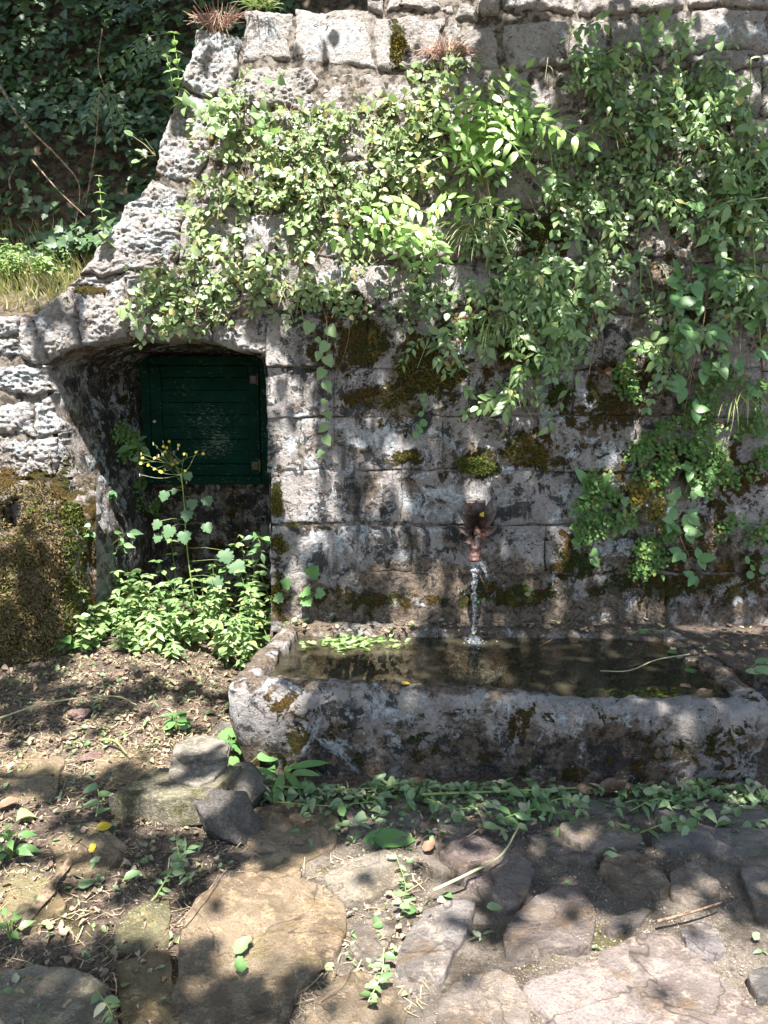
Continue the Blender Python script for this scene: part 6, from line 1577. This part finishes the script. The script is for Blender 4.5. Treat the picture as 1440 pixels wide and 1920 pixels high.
n = 500; px = RNG.uniform(520, 1440, n); py = RNG.uniform(1142, 1185, n); py = np.where(px > 1250, py + RNG.uniform(0, 70, n), py); P = on_z(px, py, .395); P = P[P[:, 1] < 4.0]; P[:, 2] += RNG.uniform(-.01, .012, len(P)); V, F = flat_leaves(P, 'scrap', RNG.uniform(.012, .04, len(P))); solo('leaf_litter', V, F, L['litter'], 'leaf crumbs on the soil between wall and trough', 'litter', kind='stuff')
# rosette and grass at the trough corner
for lab, x, y, n, s, tp in (('leaf rosette growing at the trough corner', 530, 1470, 10, .14, 'long'), ('broad-leaved seedling between slab and trough', 440, 1408, 6, .08, 'lobed'), ('round-leaved sprout beside the trough corner', 492, 1398, 7, .05, 'round'), ('hanging broad leaf over the rounded grey stone', 455, 1450, 3, .13, 'dock'),
                            ('low weed behind the slab stone', 330, 1370, 14, .06, 'ovate'), ('low weed on the earth edge at the frame', 20, 1610, 14, .065, 'lance'), ('low weed by the frame foot', 20, 1760, 10, .045, 'lance'), ('low weed at the boulder foot', 60, 1185, 16, .07, 'lance'), ('second low weed at the boulder foot near the niche', 120, 1225, 9, .08, 'heart')):
    c = on_ground(float(x), float(y)); pl = Plant('ground_weed', lab, 'weed', c)
    for i in range(n):
        a = 2 * PI * i / n + U(-.4, .4); q = c + np.array([math.cos(a), math.sin(a), 0]) * s * U(.1, .5) + [0, 0, U(.02, .09)]; pl.stem(np.array([c, (c + q) / 2 + [0, 0, .01], q]), .0018, 'stem', 3)
        pl.leaf(tp, 'bramble', q, unit([math.cos(a), math.sin(a), U(-.1, .5)]), unit(np.array([0, -.4, 1]) + R3(.2)), s * U(.7, 1.1))
    pl.finish(single=20)
grass('thin grass at the trough corner', 470, 1395, 30, .16, .9, .7, .02, False)
grass('thin dry grass sprouting on the trough front', 800, 1410, 14, .07, .6, .6, .015, False)
# ================================================================ trees overhead: they give the dappled shade
def shade_wish(px, py, on_wall_hit):
    """How shaded each spot of wall and ground lies in the place (0 sun, 1 shade)."""
    p = np.where(on_wall_hit, .12, .52)
    def softbox(p, x0, x1, y0, y1, v, s=40):
        k = sstep(x0 - s, x0 + s, px) * sstep(x1 + s, x1 - s, px) * sstep(y0 - s, y0 + s, py) * sstep(y1 + s, y1 - s, py); return p * (1 - k) + v * k
    W = on_wall_hit
    q = p.copy()
    q = softbox(q, 860, 1800, -200, 1200, .60, 70); q = softbox(q, 930, 1500, -200, 60, .5, 40); q = softbox(q, 500, 900, 600, 1150, .50, 30)
    q = softbox(q, 560, 860, 1060, 1170, .6, 20); q = softbox(q, 0, 130, 1080, 1250, .6, 30); q = softbox(q, 60, 200, 560, 650, .6, 25); q = softbox(q, 240, 520, 560, 660, .45, 25)
    q = softbox(q, 780, 900, 330, 600, .45, 40); q = softbox(q, 290, 480, 700, 830, .98, 15)
    g = p.copy()
    g = softbox(g, -300, 520, 1280, 1620, .46, 30); g = softbox(g, 230, 430, 1375, 1520, .42, 15); g = softbox(g, 130, 430, 1150, 1290, .12, 25); g = softbox(g, 560, 1800, 1150, 1480, .93, 25); g = softbox(g, 860, 1010, 1180, 1205, .3, 8); g = softbox(g, 550, 780, 1170, 1222, .25, 10)
    g = softbox(g, 420, 560, 1170, 1295, .25, 15); g = softbox(g, 560, 840, 1262, 1310, .62, 12); g = softbox(g, 600, 1800, 1470, 1600, .72, 30); g = softbox(g, 900, 1800, 1560, 1720, .72, 40)
    g = softbox(g, 380, 660, 1640, 1800, .22, 30); g = softbox(g, 640, 960, 1680, 2200, .15, 40); g = softbox(g, 960, 1800, 1790, 2300, .12, 40); g = softbox(g, 330, 560, 1850, 2100, .95, 25)
    g = softbox(g, -300, 300, 1780, 2200, .62, 40); g = softbox(g, 920, 1120, 1680, 1790, .45, 20)
    return np.where(W, q, g)
def canopy():
    e1 = unit(np.array([1.0, 0, 0]) - SUN[0] * SUN); e2 = np.cross(SUN, e1)
    if e2[1] < 0: e2 = -e2
    cell = .03; A, B = np.meshgrid(np.arange(-5.2, 3.2, cell), np.arange(-1.2, 10.0, cell), indexing='ij'); n = A.size
    O = A.ravel()[:, None] * e1 + B.ravel()[:, None] * e2
    lo = np.full(n, np.nan); hit = np.zeros((n, 3)); kind = np.zeros(n, int); live = np.ones(n, bool)
    for t in np.arange(8.0, -3.0, -.025):
        P = O + SUN * t; x, y, z = P.T
        wl_ = (y > wall_y(z)) & (y < 4.4) & (z < 3.5) & (x > -2.3) & ((z < 2.05) | (x > -1.66 + .65 * (z - 2.05) / 1.35)) & (z > .1)
        tr = (z < .39) & (x > TX0) & (x < TX1) & (y > TY0) & (y < TY1)
        gr = (z < ground_z(x, y)) if False else (z < .24 * sstep(-.35, -1.3, x) * sstep(2.7, 4.0, y)); hl = (y > 4.36) & (z < 2.0 + .5 * np.clip(y - 4.3, 0, .75) + 2.1 * np.maximum(y - 5.05, 0))
        h = live & (wl_ | tr | gr | hl); hit[h] = P[h]; kind[h] = np.where(wl_[h], 1, np.where(hl[h] & (y[h] > 4.36), 3, 2)); live &= ~h
    px, py, dep = to_px(hit); C2 = np.stack([A.ravel(), B.ravel(), 0 * A.ravel()], -1)
    p = shade_wish(px, py, kind == 1)
    p = np.where(kind == 3, np.where(hit[:, 1] < 5.05, .2, .97), p); p = np.where(dep < .3, .6, p)
    nz = fbm(C2 * np.array([1.0, 1.25, 1]), 4.6, 4, 99, .62)
    dens = sstep(.40, .62, p + .34 * nz) * 2.6 + .03 * (p > .05)
    dens = np.where(kind == 0, .8, dens); dens = np.where((kind == 3) & (p > .9), 3.0, dens)
    leaf = .085; k = RNG.poisson(dens * cell * cell / (leaf * leaf * .42)); idx = np.repeat(np.arange(n), k); m = len(idx)
    up = RNG.uniform(3.2, 6.2, m); P = O[idx] + e1 * RNG.uniform(-.5, .5, m)[:, None] * cell + e2 * RNG.uniform(-.5, .5, m)[:, None] * cell
    tgt = hit[idx]; base = ((tgt - P) @ SUN); top = np.where(kind[idx] == 3, np.maximum(6.0, tgt[:, 2] + 2.5), 4.4); zc = top + RNG.uniform(0, 2.4, m); s = (zc - tgt[:, 2]) / SUN[2]
    C = P + SUN * (base + s)[:, None]; qx, qy, qd = to_px(C); vis = (qd > .1) & (qx > -60) & (qx < 1500) & (qy > -80) & (qy < 1990); C = C[~vis]; kd = kind[idx][~vis]; m = len(C)
    a = RNG.uniform(0, 2 * PI, m); D = np.stack([np.cos(a), np.sin(a), RNG.normal(-.2, .3, m)], -1); N = unit(SUN + RNG.normal(0, .35, (m, 3))); S = leaf * RNG.uniform(.8, 1.3, m)
    for nm, lab, sel, base_, top_ in (('overhanging_tree', 'tree standing beside the path whose crown overhangs the trough', C[:, 1] < 4.2, np.array([2.7, .9, 0.]), np.array([2.2, 1.2, 4.6])), ('hillside_tree', 'tree on the slope behind the wall shading the bank', C[:, 1] >= 4.2, np.array([1.9, 7.6, float(hill_z(1.9, 7.6))]), np.array([.6, 7.0, 7.2]))):
        if sel.sum() == 0: continue
        o = thing(nm, lab, 'tree', base_); Pt = bez([base_ - [0, 0, .2], base_ * .6 + top_ * .4 + [.1, 0, 0], top_], 14); V, F = tube(Pt, np.linspace(.17, .09, len(Pt)), 12); V += .012 * np.stack([fbm(V, 6, 3, 1), fbm(V, 6, 3, 2), 0 * V[:, 0]], -1); part('trunk', V, F, M['bark'], o)
        ci = np.nonzero(sel)[0]; bc = C[RNG.choice(ci, 16)]
        for q in bc:
            mid = (top_ + q) / 2 + np.array([0, 0, .25]); Pb = bez([top_ - [0, 0, .1], mid, q], 8); x_, y_, d_ = to_px(Pb)
            if ((d_ > .1) & (x_ > -20) & (x_ < 1460) & (y_ > -20) & (y_ < 1940)).any(): continue
            V, F = tube(Pb, np.linspace(.014, .004, len(Pb)), 6); part('branch', V, F, M['bark'], o)
        V, F = leaf_batch('ovate', C[sel], D[sel], N[sel], S[sel], np.full(sel.sum(), 1.3)); part('crown', V, F, L['canopy'], o, kind='stuff')
canopy()
